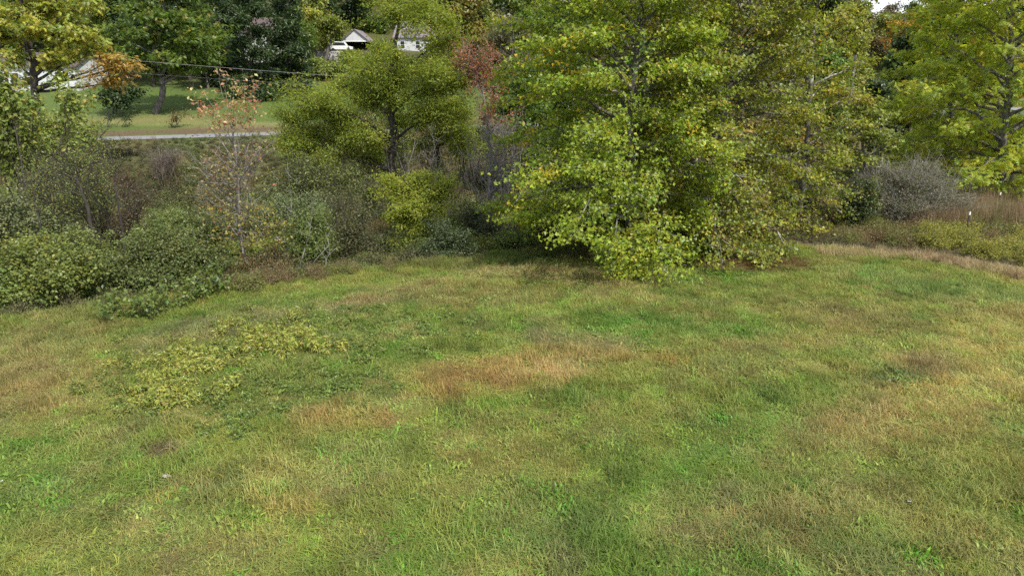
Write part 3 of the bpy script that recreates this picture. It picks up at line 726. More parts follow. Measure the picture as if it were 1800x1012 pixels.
blob_tree('young_tree', 'lime green young tree right of the sycamores, behind the grey thicket', 'tree', 83, bs_,
          [bs_, at(1520, 300, D), at(1515, 240, D), at(1520, 170, D)],
          pblobs(D, [(1520, 178, 36, 22, 0), (1545, 205, 40, 22, -.8), (1490, 205, 36, 22, .5), (1530, 240, 48, 20, -1), (1480, 245, 38, 20, 0), (1565, 250, 30, 16, .4), (1500, 275, 44, 16, -.6), (1550, 280, 34, 14, 0), (1460, 280, 34, 18, .5)]),
          S('lobed', .22, 20, .2, P_LIME, nsub=18, flat=.5, up=.7), BARK_GREY, r0=.15, limb_r=.07)
for k, (px, py, D, rx, ry, lab, sp) in enumerate([
        (1592, 105, 88, 42, 62, 'very dark green tree in front of the orange one, in the wooded gap', S('kite', .42, 26, .4, P_DRK, nsub=9)),
        (1590, 70, 104, 34, 44, 'orange autumn tree on the slope of the wooded gap', S('kite', .42, 26, .35, P_ORG, nsub=10)),
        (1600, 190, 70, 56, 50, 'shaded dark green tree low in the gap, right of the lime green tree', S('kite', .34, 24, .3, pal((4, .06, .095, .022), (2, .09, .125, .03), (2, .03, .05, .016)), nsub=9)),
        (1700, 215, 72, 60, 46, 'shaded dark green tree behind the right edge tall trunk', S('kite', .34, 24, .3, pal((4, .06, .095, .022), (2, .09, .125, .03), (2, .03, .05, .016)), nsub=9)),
        (1470, 175, 76, 44, 46, 'dim grey-brown tree behind the right edge of the sycamores', S('kite', .3, 14, .4, P_BRN, nsub=9, twigs=3)),
        (1660, 40, 112, 50, 50, 'grey-green tree on the gap slope above the dark trees', S('kite', .44, 22, .4, P_OLV, nsub=9)),
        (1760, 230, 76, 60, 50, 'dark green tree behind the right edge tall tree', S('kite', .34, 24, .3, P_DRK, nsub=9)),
        (1500, 150, 84, 40, 56, 'dim olive tree just right of the sycamores, beyond the lane', S('kite', .4, 24, .4, P_OLV, nsub=9)),
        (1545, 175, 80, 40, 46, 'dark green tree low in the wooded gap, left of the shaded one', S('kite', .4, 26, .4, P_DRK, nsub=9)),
        (1530, 95, 128, 44, 44, 'grey-brown bare-topped tree on the slope in the middle of the wooded gap', S('kite', .4, 15, .4, P_BRN, nsub=9, twigs=3)),
        (1560, 255, 66, 46, 30, 'dark leafy thicket tree behind the lime green tree', S('kite', .3, 24, .3, P_DRK, nsub=9))]):
    bs_ = gbase(px, D); g_ = rs(800 + k); bl = [(px, py, rx * .6, ry * .6, 0)]
    for q in range(11):
        an = q * 2.4; bl.append((px + math.cos(an) * rx * .62, py + math.sin(an) * ry * .6 + 4, rx * .46, ry * .36, g_.uniform(-2.2, 2.2)))
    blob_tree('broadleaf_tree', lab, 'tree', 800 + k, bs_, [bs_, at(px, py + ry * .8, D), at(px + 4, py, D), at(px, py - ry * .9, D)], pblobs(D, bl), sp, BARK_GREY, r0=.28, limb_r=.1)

# ------------------------------------------------------------------ shrubs of the hollow, one by one
def shrub(name, label, cat, seed, D, lst, spec0, bark=None, group=None, crown='foliage', limb_r=.035, trunk_px=None, dens=1.0):
    spec = dict(spec0, per=spec0['per'] * 1.12, nsub=spec0.get('nsub', 26) * 1.35, size=spec0['size'] * 1.12, cl=spec0['cl'] * 1.25, spread=.3)
    lst = list(lst) + [(b[0], b[1] + b[3] * 1.1, b[2] * .9, b[3] * .8, (b[4] if len(b) > 4 else 0) + .3) for b in lst[::2]]
    px0 = trunk_px if trunk_px is not None else float(np.mean([b[0] for b in lst]))
    return blob_tree(name, label, cat, seed, gbase(px0, D), None, pblobs(D, lst), spec, bark or BARK_DARK, group, limb_r=limb_r, crown=crown, dens=dens)
shrub('leafy_bush', 'bright green leafy bush at the left edge of the field', 'bush', 101, 25.5,
      [(20, 470, 55, 36, 0), (70, 450, 50, 34, .4), (120, 455, 46, 34, 0), (40, 505, 50, 26, -.6), (100, 490, 50, 30, -.8), (150, 475, 36, 30, 0), (-40, 480, 60, 50, 0), (60, 430, 50, 24, 1.2), (10, 520, 40, 18, -.5)],
      S('kite', .12, 40, .13, pal((4, .155, .195, .038), (3, .19, .22, .048), (2, .10, .13, .03), (.8, .27, .25, .05)), nsub=46, flat=.6))
shrub('leafy_bush', 'wide dark grey-green bush overhanging the field edge on the left', 'bush', 102, 26.6,
      [(200, 470, 46, 34, 0), (250, 440, 56, 36, .4), (310, 440, 56, 36, .4), (360, 455, 44, 34, .3), (230, 490, 50, 26, -.6), (290, 480, 56, 28, -.8), (340, 485, 46, 26, -.5), (180, 495, 36, 22, 0), (280, 415, 56, 24, 1.2)],
      S('kite', .095, 42, .12, [(w_, a_ * .72, b_ * .74, c_ * .8) for w_, a_, b_, c_ in P_GRY], nsub=54, flat=.5))
shrub('leafy_bush', 'rounded mid-green bush rising behind the grey-green one', 'bush', 103, 31.5,
      [(290, 385, 44, 24, 0), (340, 390, 44, 22, 0), (250, 405, 40, 20, 0), (380, 405, 36, 22, 0), (310, 410, 60, 24, -.8), (300, 372, 36, 16, .8)],
      S('slim', .13, 40, .13, pal((4, .17, .215, .06), (3, .205, .245, .07), (2, .12, .16, .045)), nsub=42))
shrub('leafy_bush', 'soft green bush between the red-leaved sapling and the dark undergrowth', 'bush', 104, 32.0,
      [(540, 395, 44, 30, 0), (510, 420, 38, 26, -.4), (570, 420, 34, 28, 0), (540, 440, 46, 24, -.6), (550, 370, 30, 18, .6)],
      S('slim', .12, 38, .12, pal((4, .15, .20, .05), (3, .185, .23, .06), (2, .11, .15, .04)), nsub=42))
shrub('leafy_bush', 'dark brownish-green thicket left of the yellow-green young tree', 'bush', 105, 33.5,
      [(610, 400, 40, 34, 0), (650, 420, 36, 32, 0), (590, 435, 36, 26, -.4), (640, 450, 40, 20, -.6), (630, 370, 40, 26, .8), (600, 355, 44, 26, 2)],
      S('slim', .11, 26, .14, pal((4, .125, .135, .045), (3, .15, .145, .055), (2, .09, .10, .036)), nsub=40, twigs=2))
shrub('leafy_bush', 'dark blue-green rounded bush at the field edge left of the sycamore shade', 'bush', 106, 31.4,
      [(790, 410, 40, 26, 0), (755, 435, 38, 24, 0), (815, 435, 30, 26, -.3), (780, 450, 44, 20, -.5), (730, 450, 32, 20, 0), (770, 395, 28, 16, .5)],
      S('kite', .085, 40, .11, P_BLU, nsub=50))
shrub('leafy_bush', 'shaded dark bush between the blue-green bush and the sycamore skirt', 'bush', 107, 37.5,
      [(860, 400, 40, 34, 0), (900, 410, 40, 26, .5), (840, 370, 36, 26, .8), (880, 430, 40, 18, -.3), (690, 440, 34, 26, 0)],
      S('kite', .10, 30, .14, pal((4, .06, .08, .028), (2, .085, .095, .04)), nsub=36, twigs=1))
shrub('thorny_bush', 'dark leaning thorn tree with black crooked branches in the left hollow', 'tree', 108, 36.0,
      [(100, 285, 46, 24, 0), (150, 270, 46, 24, .5), (60, 310, 44, 24, 0), (170, 310, 40, 24, -.5), (120, 330, 50, 26, -.6), (60, 350, 44, 22, 0), (190, 345, 30, 20, 0)],
      S('slim', .11, 13, .17, P_OLV, nsub=32, twigs=3), BARK_DARK, limb_r=.10, trunk_px=160)
shrub('leafy_bush', 'olive tree-high bush at the left side before the far road', 'bush', 109, 47.0,
      [(60, 215, 42, 24, 0), (110, 210, 42, 24, .5), (150, 225, 36, 20, 0), (80, 245, 48, 24, -1), (135, 250, 40, 20, -1), (30, 240, 36, 24, 0)],
      S('kite', .17, 26, .2, P_OLV, nsub=24, twigs=1), limb_r=.05)
shrub('leafy_tree', 'broad-leaved green tree reaching in at the left edge', 'tree', 110, 41.0,
      [(10, 160, 40, 26, 0), (-10, 200, 36, 26, 0), (25, 225, 30, 22, 0), (60, 175, 26, 14, -.5), (120, 150, 28, 14, .3), (140, 175, 24, 12, 0), (-40, 150, 50, 50, 0), (20, 260, 36, 18, 0), (0, 115, 30, 18, 0)],
      S('kite', .24, 22, .22, pal((4, .185, .24, .048), (3, .23, .27, .055), (2, .12, .165, .038), (.8, .36, .32, .05)), nsub=20), limb_r=.09)
shrub('twiggy_bush', 'purplish bare-twigged shrub below the road', 'bush', 111, 62.0,
      [(275, 277, 26, 16, 0), (310, 275, 24, 17, 0), (292, 268, 30, 14, .8)], S('slim', .15, 10, .22, P_PURP, nsub=20, twigs=5), BARK_GREY)
shrub('leafy_bush', 'grey-leaved bush at the far left middle of the hollow', 'bush', 112, 34.0,
      [(10, 350, 48, 28, 0), (60, 375, 48, 26, 0), (20, 395, 50, 26, -.4), (100, 395, 44, 24, 0), (-30, 380, 46, 40, 0)],
      S('kite', .12, 30, .15, pal((3, .15, .175, .075), (3, .18, .205, .08), (2, .11, .135, .05), (1, .26, .25, .08)), nsub=34, twigs=1))
shrub('leafy_bush', 'brown-tinged thicket on the slope between the thorn tree and the rounded bush', 'bush', 113, 37.0,
      [(225, 360, 36, 22, 0), (255, 345, 34, 20, .5), (210, 395, 34, 20, -.5), (235, 330, 34, 18, 1)],
      S('slim', .11, 20, .16, pal((4, .13, .105, .055), (3, .105, .10, .045), (2, .16, .11, .07)), nsub=34, twigs=3))
shrub('leafy_bush', 'red-brown bush patch in the hollow below the purplish shrub', 'bush', 114, 47.0,
      [(220, 308, 34, 14, 0), (245, 300, 30, 14, .6), (200, 318, 26, 12, -.3)], S('slim', .14, 18, .2, pal((4, .22, .11, .075), (3, .16, .11, .06), (2, .12, .13, .05)), nsub=24, twigs=2))
shrub('leafy_bush', 'pale green weedy bush behind the red-leaved sapling', 'bush', 115, 39.0,
      [(500, 350, 40, 20, 0), (540, 345, 36, 20, .3), (470, 365, 36, 20, 0), (560, 365, 34, 20, 0)], S('slim', .13, 30, .15, pal((4, .20, .25, .11), (3, .235, .27, .13), (2, .14, .19, .08)), nsub=32))
shrub('leafy_bush', 'feathery dim green bush beneath the left arm of the spreading feathery tree', 'bush', 116, 41.0,
      [(530, 290, 44, 28, 0), (570, 310, 40, 26, 0), (490, 310, 36, 22, .5), (610, 300, 44, 28, 1), (650, 330, 40, 24, 0)], S('slim', .15, 24, .17, pal((4, .16, .195, .048), (2, .20, .215, .06), (2, .115, .14, .04)), nsub=28, twigs=1))
shrub('leafy_bush', 'green bush between the thorn tree and the bright bush at the left edge', 'bush', 117, 30.0,
      [(130, 415, 44, 22, 0), (90, 425, 44, 20, 0), (170, 430, 36, 22, 0), (40, 425, 40, 20, 0)],
      S('kite', .11, 36, .13, pal((4, .185, .225, .06), (3, .22, .25, .07), (2, .12, .155, .045)), nsub=42))
for k, (px, py, D, pl_, lab) in enumerate([(520, 235, 58, 'o', 'olive brush tree seen under the left arm of the spreading feathery tree'), (580, 215, 62, 'g', 'dim green brush tree behind the left half of the spreading feathery tree'),
        (640, 225, 56, 'b', 'brownish brush tree behind the trunk of the spreading feathery tree, left side'), (700, 215, 64, 'o', 'olive brush tree straight behind the feathery tree trunk'), (755, 230, 58, 'b', 'brownish brush tree behind the two feathery tree trunks'),
        (815, 225, 60, 'o', 'olive brush tree between the feathery tree and the rust-topped thin tree'), (890, 240, 56, 'b', 'brownish brush tree behind the rust-topped thin tree'), (660, 165, 70, 'g', 'dim green tree behind the feathery crown by the lane'), (780, 165, 72, 'o', 'olive tree behind the feathery crown, right side, by the lane')]):
    g_ = rs(870 + k); rx, ry = 40, 34; bl = [(px, py, rx * .6, ry * .6, 0)]
    for q in range(9):
        an = q * 2.4; bl.append((px + math.cos(an) * rx * .65, py + math.sin(an) * ry * .6, rx * .45, ry * .42, g_.uniform(-1.4, 1.4)))
    shrub('brush_tree', lab, 'tree', 870 + k, D, bl, S('slim', .24, 15, .26, {'o': P_OLV, 'g': P_GRN, 'b': P_BRN}[pl_], nsub=9, twigs=2), limb_r=.06)
# crooked dark stems that stand out of the thicket
for k, (D, main, side, lab) in enumerate([
        (32.5, [(168, 440), (160, 395), (147, 345), (137, 318), (140, 300), (160, 288)], [((137, 318), (95, 290)), ((147, 345), (112, 330)), ((138, 308), (128, 280)), ((160, 288), (178, 282)), ((95, 290), (65, 275))], 'crooked black-stemmed tree standing out of the left thicket, forked'),
        (33.5, [(214, 420), (207, 350), (201, 305), (190, 262), (176, 240)], [((201, 305), (222, 280)), ((207, 340), (186, 318)), ((192, 270), (204, 250))], 'slender dark leaning stem right of the crooked black-stemmed tree'),
        (30.5, [(62, 440), (70, 390), (60, 345), (75, 310)], [((60, 345), (35, 318)), ((70, 380), (96, 352))], 'thin dark stem rising from the bushes at the left edge')]):
    W_ = [at(px, py, D) for px, py in main]; W_[0][2] = height(W_[0][0], D) - .1
    p = Plant(W_[0], 950 + k); tp, tr = p.add_trunk(W_, np.linspace(.095 if k == 0 else .06, .02, len(W_)), 7)
    for a_, b_ in side + [((main[-1]), (main[-1][0] + 14, main[-1][1] - 14))]:
        P_ = p.limb(at(*a_, D), at(*b_, D - .4), .035 if k == 0 else .022, .008, .12, own=False)
        ii = p.g.randint(3, 8, 12); E_ = P_[ii] + p.g.normal(0, .4, (12, 3)) + [0, 0, .15]
        p.sprays(P_[ii], E_, S('slim', .10, 9, .16, P_OLV, twigs=2, bare=.25), None, .008)
    p.finish('crooked_tree', lab, 'tree', None, BARK_DARK)
# knotweed-like plants at the field edge
KN = S('kite', .16, 7, .10, pal((4, .14, .20, .045), (3, .18, .23, .05), (2, .09, .135, .032)), t0=.15, flat=1, up=.4, outw=.7, mix=.5)
kn_spots = [(300, 545), (322, 540), (280, 552), (345, 530), (190, 560), (205, 550), (240, 558), (390, 515), (265, 562), (365, 522)]
for k, (px, py) in enumerate(kn_spots):
    g0 = on_ground(px, py); p = Plant(g0, 900 + k)
    A_ = []; B_ = []
    for q in range(8):
        e_ = g0 + np.array([p.g.normal(0, .35), p.g.normal(0, .25), p.g.uniform(.5, 1.2)])
        A_.append(g0 + np.append(p.g.normal(0, .1, 2), 0)); B_.append(e_)
    p.sprays(A_, B_, dict(KN, per=20), g0, .012)
    p.finish('tall_weed', 'tall green large-leaved weed standing at the field edge under the grey-green bush', 'weed', 'large-leaved weeds along the left field edge', STEM_MAT, crown='foliage')

# right thicket
shrub('twiggy_bush', 'big grey twiggy thicket beyond the field on the right', 'bush', 121, 40.5,
      [(1550, 345, 54, 34, 0), (1598, 325, 60, 42, 0), (1650, 342, 54, 38, 0), (1595, 368, 64, 26, -.8), (1630, 303, 50, 28, .8), (1690, 365, 34, 24, 0), (1565, 310, 46, 26, 1), (1535, 378, 40, 18, -.4), (1522, 348, 36, 28, .3), (1540, 318, 38, 26, .6)],
      S('slim', .12, 24, .16, pal((4, .165, .165, .10), (3, .145, .15, .07), (2, .11, .115, .05), (1, .21, .195, .12)), nsub=40, twigs=3), BARK_DEAD)
shrub('leafy_bush', 'dark green leafy bush tucked against the left end of the grey thicket', 'bush', 122, 39.0,
      [(1500, 335, 30, 22, 0), (1520, 355, 30, 22, -.3), (1490, 360, 24, 20, 0), (1515, 375, 28, 14, -.4), (1530, 322, 20, 12, 0)],
      S('kite', .12, 34, .13, pal((4, .05, .075, .022), (2, .085, .11, .03), (1, .2, .2, .04)), nsub=46))
shrub('leafy_bush', 'pale grey-green weedy bush between the sycamores and the grey thicket', 'bush', 123, 40.5,
      [(1440, 345, 28, 22, 0), (1420, 335, 30, 22, 0), (1455, 370, 24, 18, 0)], S('slim', .13, 26, .15, pal((3, .15, .165, .095), (2, .19, .18, .11), (1, .12, .135, .06)), nsub=34, twigs=1))
shrub('leafy_bush', 'small dark bush at the right end of the grey thicket', 'bush', 124, 47.0,
      [(1715, 333, 18, 10, 0), (1700, 338, 14, 9, 0)], S('kite', .12, 26, .14, P_BLU, nsub=40))
# understory behind the sycamores
for k, (px, py, rx, ry, D, pl, lab) in enumerate([
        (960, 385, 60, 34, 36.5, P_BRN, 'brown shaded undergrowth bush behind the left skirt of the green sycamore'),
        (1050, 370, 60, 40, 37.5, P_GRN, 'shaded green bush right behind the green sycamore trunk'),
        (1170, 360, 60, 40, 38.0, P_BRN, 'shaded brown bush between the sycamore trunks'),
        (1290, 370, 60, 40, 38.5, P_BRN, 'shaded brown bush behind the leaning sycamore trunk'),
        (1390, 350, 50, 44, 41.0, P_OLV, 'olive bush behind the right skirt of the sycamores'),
        (1000, 250, 60, 60, 47.0, P_GRN, 'green tree crown showing through gaps of the green sycamore'),
        (1150, 220, 70, 60, 48.0, P_OLV, 'olive tree crown showing through gaps between the sycamores'),
        (1300, 240, 70, 60, 50.0, P_BRN, 'brownish tree crown showing through gaps of the yellowing sycamore'),
        (1400, 250, 50, 50, 50.0, P_BRN, 'brownish twiggy tree behind the yellow-brown sycamore')]):
    g_ = rs(850 + k); bl = [(px, py, rx * .6, ry * .6, 0)]
    for q in range(9):
        an = q * 2.4; bl.append((px + math.cos(an) * rx * .65, py + math.sin(an) * ry * .55, rx * .45, ry * .42, g_.uniform(-1.2, 1.2)))
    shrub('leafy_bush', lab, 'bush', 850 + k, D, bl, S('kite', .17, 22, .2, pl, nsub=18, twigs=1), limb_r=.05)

# ------------------------------------------------------------------ low shrubs beyond the right field edge (individuals)
def small_shrub(seed, H, Rr, spec, n=70):
    p = Plant((0, 0, 0), seed); g = p.g
    d = unit(np.stack([g.normal(0, 1, n), g.normal(0, 1, n), g.uniform(.15, 1.6, n)], 1))
    B_ = d * np.array([Rr, Rr, H]) * g.uniform(.6, 1.05, (n, 1)); A_ = np.stack([g.normal(0, .12, n), g.normal(0, .12, n), np.zeros(n)], 1)
    p.sprays(A_, B_, spec, np.zeros(3), .008)
    return p
def proto(p, name, bark=STEM_MAT, crown='foliage'):
    return p.leaf_mesh(crown, [LEAF, bark])
gold = [proto(small_shrub(s, 1.1, .8, S('slim', .09, 26, .09, P_GOLD, t0=.3)), 'g') for s in (1, 2, 3)]
rust = [proto(small_shrub(s, .95, .75, S('slim', .085, 20, .09, pal((3, .25, .165, .08), (2, .20, .15, .075), (2, .17, .165, .05), (1, .29, .23, .09)), t0=.3, twigs=1)), 'g') for s in (4, 5)]
oliv = [proto(small_shrub(s, 1.0, .8, S('slim', .09, 24, .09, pal((3, .22, .23, .055), (3, .18, .20, .055), (2, .14, .16, .045), (1, .29, .26, .07)), t0=.3)), 'g') for s in (6, 7)]
def put(name, me, loc, rz, sc, label, cat, group, crown='foliage'):
    r_ = empty(name, loc, rz); tag(r_, label, cat, group)
    r_.scale = sc if hasattr(sc, '__len__') else (sc, sc, sc)
    mobj(crown, me, r_)
    return r_
g_ = rs(77)
for k in range(125):
    px = g_.uniform(1475, 1860); edge = np.interp(px, [1475, 1640, 1800, 1860], [436, 446, 474, 486])
    t = g_.rand(); py = edge - 6 - t * np.interp(px, [1475, 1860], [28, 62])
    P0 = on_ground(px, py); P0[2] -= .04
    part_ = 'near the grey thicket' if px < 1590 else ('before the white-tipped posts' if px < 1720 else 'at the right edge')
    nz = vnoise(P0[0], P0[1], 2.2, 5)
    yell = (px > 1620) and nz > .46
    if yell: nm, ms, lab = 'weed_clump', gold, 'yellow-green weed clump in the low band beyond the field, ' + part_
    elif nz < .36 or (t < .25 and g_.rand() < .6): nm, ms, lab = 'brown_weed', rust, 'reddish-brown weedy clump in the low band beyond the field, ' + part_
    else: nm, ms, lab = 'low_shrub', oliv, 'olive low shrub in the low band beyond the field, ' + part_
    put(nm, ms[g_.randint(len(ms))], P0, g_.uniform(0, 6.28), (g_.uniform(.8, 1.25),) * 2 + (g_.uniform(.75, 1.3),), lab, 'weed' if nm != 'low_shrub' else 'shrub',
        {'weed_clump': 'yellow-green weed clumps ', 'brown_weed': 'brown weedy clumps ', 'low_shrub': 'olive low shrubs '}[nm] + part_)
# reddish weeds along the left field edge
for k in range(72):
    px = g_.uniform(400, 860); edge = np.interp(px, [420, 470, 620, 850], [512, 500, 480, 466])
    P0 = on_ground(px, edge - g_.uniform(0, 12)); P0[2] -= .04
    if px < 690 and g_.rand() < .6: nm, ms, lab, gr = 'brown_weed', rust, 'reddish-brown weed in the strip along the left field edge', 'reddish weeds at the left field edge'
    elif px < 690: nm, ms, lab, gr = 'low_shrub', oliv, 'low olive weed among the reddish ones along the left field edge', 'olive weeds among the reddish weeds'
    else: nm, ms, lab, gr = 'low_shrub', oliv, 'low olive weed at the field edge before the blue-green bush', 'olive weeds at the left field edge'
    put(nm, ms[g_.randint(len(ms))], P0, g_.uniform(0, 6.28), g_.uniform(.5, .95) if px < 690 else g_.uniform(.28, .5), lab, 'weed', gr)

# shrubs filling the hollow and the ground behind the sycamores (individual copies)
def hollow_shrub(seed, H, Rr, spec):
    p = Plant((0, 0, 0), seed); g = p.g
    for k in range(11):
        an = k * 2.4; rad = Rr * math.sqrt((k + .5) / 11) * .75; z = H * (.30 + .5 * (1 - (rad / Rr) ** 2) * g.uniform(.6, 1.1))
        c_ = np.array([math.cos(an) * rad, math.sin(an) * rad, z]); r_ = np.array([Rr * .42, Rr * .42, H * .26]) * g.uniform(.8, 1.2)
        P_ = p.limb(np.append(g.normal(0, .15, 2), -.1), c_, .035, .01, .15, own=False)
        blob_fill(p, P_, c_, r_, 15, spec, .01)
    return p.leaf_mesh('foliage', [LEAF, BARK_DARK])
HS = lambda shp, sz, pl_, **k: S(shp, sz, 34, .16, pl_, flat=.6, t0=.2, **k)
hollow = [([hollow_shrub(501, 2.4, 1.6, HS('kite', .13, P_OLV, twigs=1)), hollow_shrub(502, 2.1, 1.7, HS('slim', .14, P_OLV, twigs=1))], 'olive bushy shrub'),
          ([hollow_shrub(503, 2.2, 1.6, HS('kite', .13, pal((4, .165, .22, .048), (3, .20, .25, .058), (2, .11, .155, .038))))], 'mid-green bushy shrub'),
          ([hollow_shrub(504, 2.3, 1.5, HS('slim', .12, P_BRN, twigs=2))], 'brownish bushy shrub'),
          ([hollow_shrub(505, 2.0, 1.6, HS('kite', .12, P_GRY))], 'grey-green bushy shrub'),
          ([hollow_shrub(506, 2.2, 1.5, HS('slim', .13, pal((4, .21, .24, .095), (3, .24, .265, .11), (2, .15, .185, .07))))], 'pale green bushy shrub')]
g = rs(606); hs = []; tries = 0
while len(hs) < 165 and tries < 6000:
    tries += 1
    y = g.uniform(25, 66); u = g.uniform(-.80, .30); x = u * y
    s0 = y - ybound(x); q0 = y - yroad(x)
    if s0 < 2.6 or q0 > -9: continue
    if x > 1 and s0 < 6.5: continue
    if any((x - a) ** 2 + (y - b) ** 2 < 2.1 ** 2 for a, b in hs): continue
    hs.append((x, y))
    kk = int(np.clip(vnoise(x, y, 7, 3) * 7 - 1 + g.normal(0, .8), 0, 4)); mss, lab = hollow[kk]
    where = 'behind the sycamores' if x > -1 else ('in the nearer part of the left hollow' if y < 38 else 'in the farther part of the left hollow')
    sc_ = g.uniform(.7, 1.25) * (.75 if y > 56 else 1)
    ppx = float(project(x, y, height(x, y))[0])
    if 150 < ppx < 520 and y > 44: sc_ *= .75 if y < 54 else .6
    put('hollow_shrub', mss[g.randint(len(mss))], (x, y, float(height(x, y)) - .1), g.uniform(0, 6.28), (sc_, sc_, sc_ * g.uniform(.75, 1.2)), lab + ' ' + where, 'shrub', lab + 's ' + where)

# ------------------------------------------------------------------ yellow weeds in the field (individuals)
def weed(seed, palette, n=16, H=.45, Rr=.32, leaf=.10):
    p = Plant((0, 0, 0), seed); g = p.g
    an = g.uniform(0, 6.28, n); rr = Rr * np.sqrt(g.rand(n))
    B_ = np.stack([np.cos(an) * rr, np.sin(an) * rr, H * g.uniform(.5, 1, n)], 1); A_ = B_ * np.array([.35, .35, 0])
    p.sprays(A_, B_, S('slim', leaf, 13, .035, palette, t0=.15, flat=1, outw=.9, up=.35, mix=.5), np.zeros(3), .005)
    return p.leaf_mesh('foliage', [LEAF, STEM_MAT])
W_Y = pal((3, .38, .385, .075), (3, .30, .335, .07), (3, .20, .25, .055), (.7, .40, .32, .10))
W_G = pal((4, .18, .23, .05), (3, .23, .26, .06), (2, .32, .31, .07), (1, .12, .16, .04))
W_D = pal((4, .145, .215, .042), (3, .19, .25, .05), (2, .105, .16, .034))
wy = [weed(s, W_Y, leaf=.12) for s in (201, 202, 203)]
wg = [weed(s, W_G, leaf=.12) for s in (204, 205, 206)]
wd = [weed(s, W_D, 14, .22, .32, .10) for s in (207, 208)]
cents = [(300, 678, 60, 28, 34, 'y'), (330, 640, 60, 22, 22, 'y'), (400, 628, 60, 22, 26, 'g'), (440, 612, 70, 20, 22, 'y'), (500, 596, 60, 18, 22, 'y'), (550, 580, 50, 16, 20, 'g'), (270, 630, 40, 18, 14, 'g'),
         (190, 690, 40, 18, 14, 'g'), (480, 570, 60, 12, 14, 'g'), (360, 690, 40, 16, 10, 'g'), (620, 600, 30, 16, 10, 'g'),
         (470, 690, 90, 26, 24, 'd'), (650, 590, 60, 22, 22, 'd'), (720, 560, 60, 20, 16, 'd'), (600, 650, 60, 26, 20, 'd'), (400, 730, 90, 20, 14, 'd'), (620, 555, 50, 12, 12, 'd')]
def weed_place(cx, cy):
    if cy > 720: return 'at the near fringe of the weed patch'
    if cx < 240: return 'at the left fringe of the weed patch'
    if cx < 315: return 'at the near left end of the weed patch' if cy > 650 else 'at the upper left of the weed patch'
    if cx < 380: return 'in the left half of the weed patch'
    if cx < 460: return 'in the middle of the weed patch'
    if cx < 530: return 'toward the far right end of the weed patch' if cy < 640 else 'between the weed patch and the small orange grass'
    if cx < 590: return 'at the far right end of the weed patch'
    if cx < 700: return 'right of the weed patch' if cy > 575 else 'beyond the right end of the weed patch'
    return 'far right of the weed patch, above the orange grass'
for (cx, cy, sx, sy, n_, kd) in cents:
    for k in range(n_):
        P0 = on_ground(cx + g_.normal(0, sx * .9), cy + g_.normal(0, sy * .95)); P0[2] -= .03
        if kd == 'y': put('yellow_weed', wy[g_.randint(3)], P0, g_.uniform(0, 6.28), (g_.uniform(.65, 1.2),) * 2 + (g_.uniform(.7, 1.5),), 'bright yellowing leafy weed ' + weed_place(cx, cy), 'weed', 'yellow weeds ' + weed_place(cx, cy))
        elif kd == 'g': put('green_weed', wg[g_.randint(3)], P0, g_.uniform(0, 6.28), (g_.uniform(.5, 1.0),) * 2 + (g_.uniform(.4, 1.1),), 'yellow-green leafy weed ' + weed_place(cx, cy), 'weed', 'yellow-green weeds ' + weed_place(cx, cy))
        else: put('dark_weed', wd[g_.randint(2)], P0, g_.uniform(0, 6.28), g_.uniform(.6, 1.25), 'low dark green weed ' + weed_place(cx, cy), 'weed', 'dark green weeds ' + weed_place(cx, cy))

# ------------------------------------------------------------------ meadow grass (stuff: instanced tufts)
def tuft_mesh(name, seed, n, Rr, h, w, bend, pal_, seg=3, stalk=0.0):
    g = rs(seed)
    an = g.uniform(0, 6.28, n); rr = Rr * np.sqrt(g.rand(n)); bx, by = np.cos(an) * rr, np.sin(an) * rr
    hd = g.uniform(0, 6.28, n); L = h * g.uniform(.5, 1.2, n); bd = bend * g.uniform(.4, 1.5, n)
    dx, dy = np.cos(hd), np.sin(hd); sx, sy = -dy, dx
    V = []; ts = np.linspace(0, 1, seg + 1)
    rowsL = []; rowsR = []
    for t in ts:
        out_ = L * np.sin(np.minimum(bd * t, 2.4)) * t * .9; zz = L * t * np.cos(np.minimum(bd * t * .8, 1.7))
        cx = bx + dx * out_; cy = by + dy * out_; ww = w * g.uniform(.7, 1.3, n) * (1 - t ** 1.6 * .95) * .5
        rowsL.append(np.stack([cx - sx * ww, cy - sy * ww, zz - .02], 1)); rowsR.append(np.stack([cx + sx * ww, cy + sy * ww, zz - .02], 1))
    A_ = np.stack(rowsL + rowsR, 1)                       # n, 2(seg+1), 3
    k = seg + 1
    f = np.array([[i, k + i, k + i + 1, i + 1] for i in range(seg)])
    F = f[None] + (np.arange(n) * 2 * k)[:, None, None]
    wgt = np.array([p_[0] for p_ in pal_], float); pc = np.array([p_[1:] for p_ in pal_])
    c = pc[g.choice(len(pal_), n, p=wgt / wgt.sum())] * g.uniform(.75, 1.25, (n, 1))
    return raw_mesh(name, A_.reshape(-1, 3), [F.reshape(-1, 4)], [BLADE], np.repeat(c, 2 * k, 0))
REL = [(6, 1, 1, 1), (2, 1.3, 1.22, 1.1), (2, .72, .86, .8), (1.5, 1.6, 1.42, 1.35), (.6, 1.3, .98, .95)]
tufts = [tuft_mesh('short_tuft', 1, 150, .30, .135, .0092, 2.1, REL), tuft_mesh('short_tuft', 2, 150, .32, .155, .0092, 2.5, REL),
         tuft_mesh('long_tuft', 3, 90, .28, .32, .012, 2.1, REL, 4), tuft_mesh('stalk_tuft', 4, 60, .30, .27, .008, 1.0, [(3, 1.3, 1.2, 1.15), (2, 1.1, .95, .9), (2, .9, .95, .9)]),
         tuft_mesh('broad_tuft', 5, 46, .30, .15, .05, 1.7, [(4, .85, 1.05, .8), (2, 1.1, 1.2, .9), (1, .7, .9, .8)], 2)]
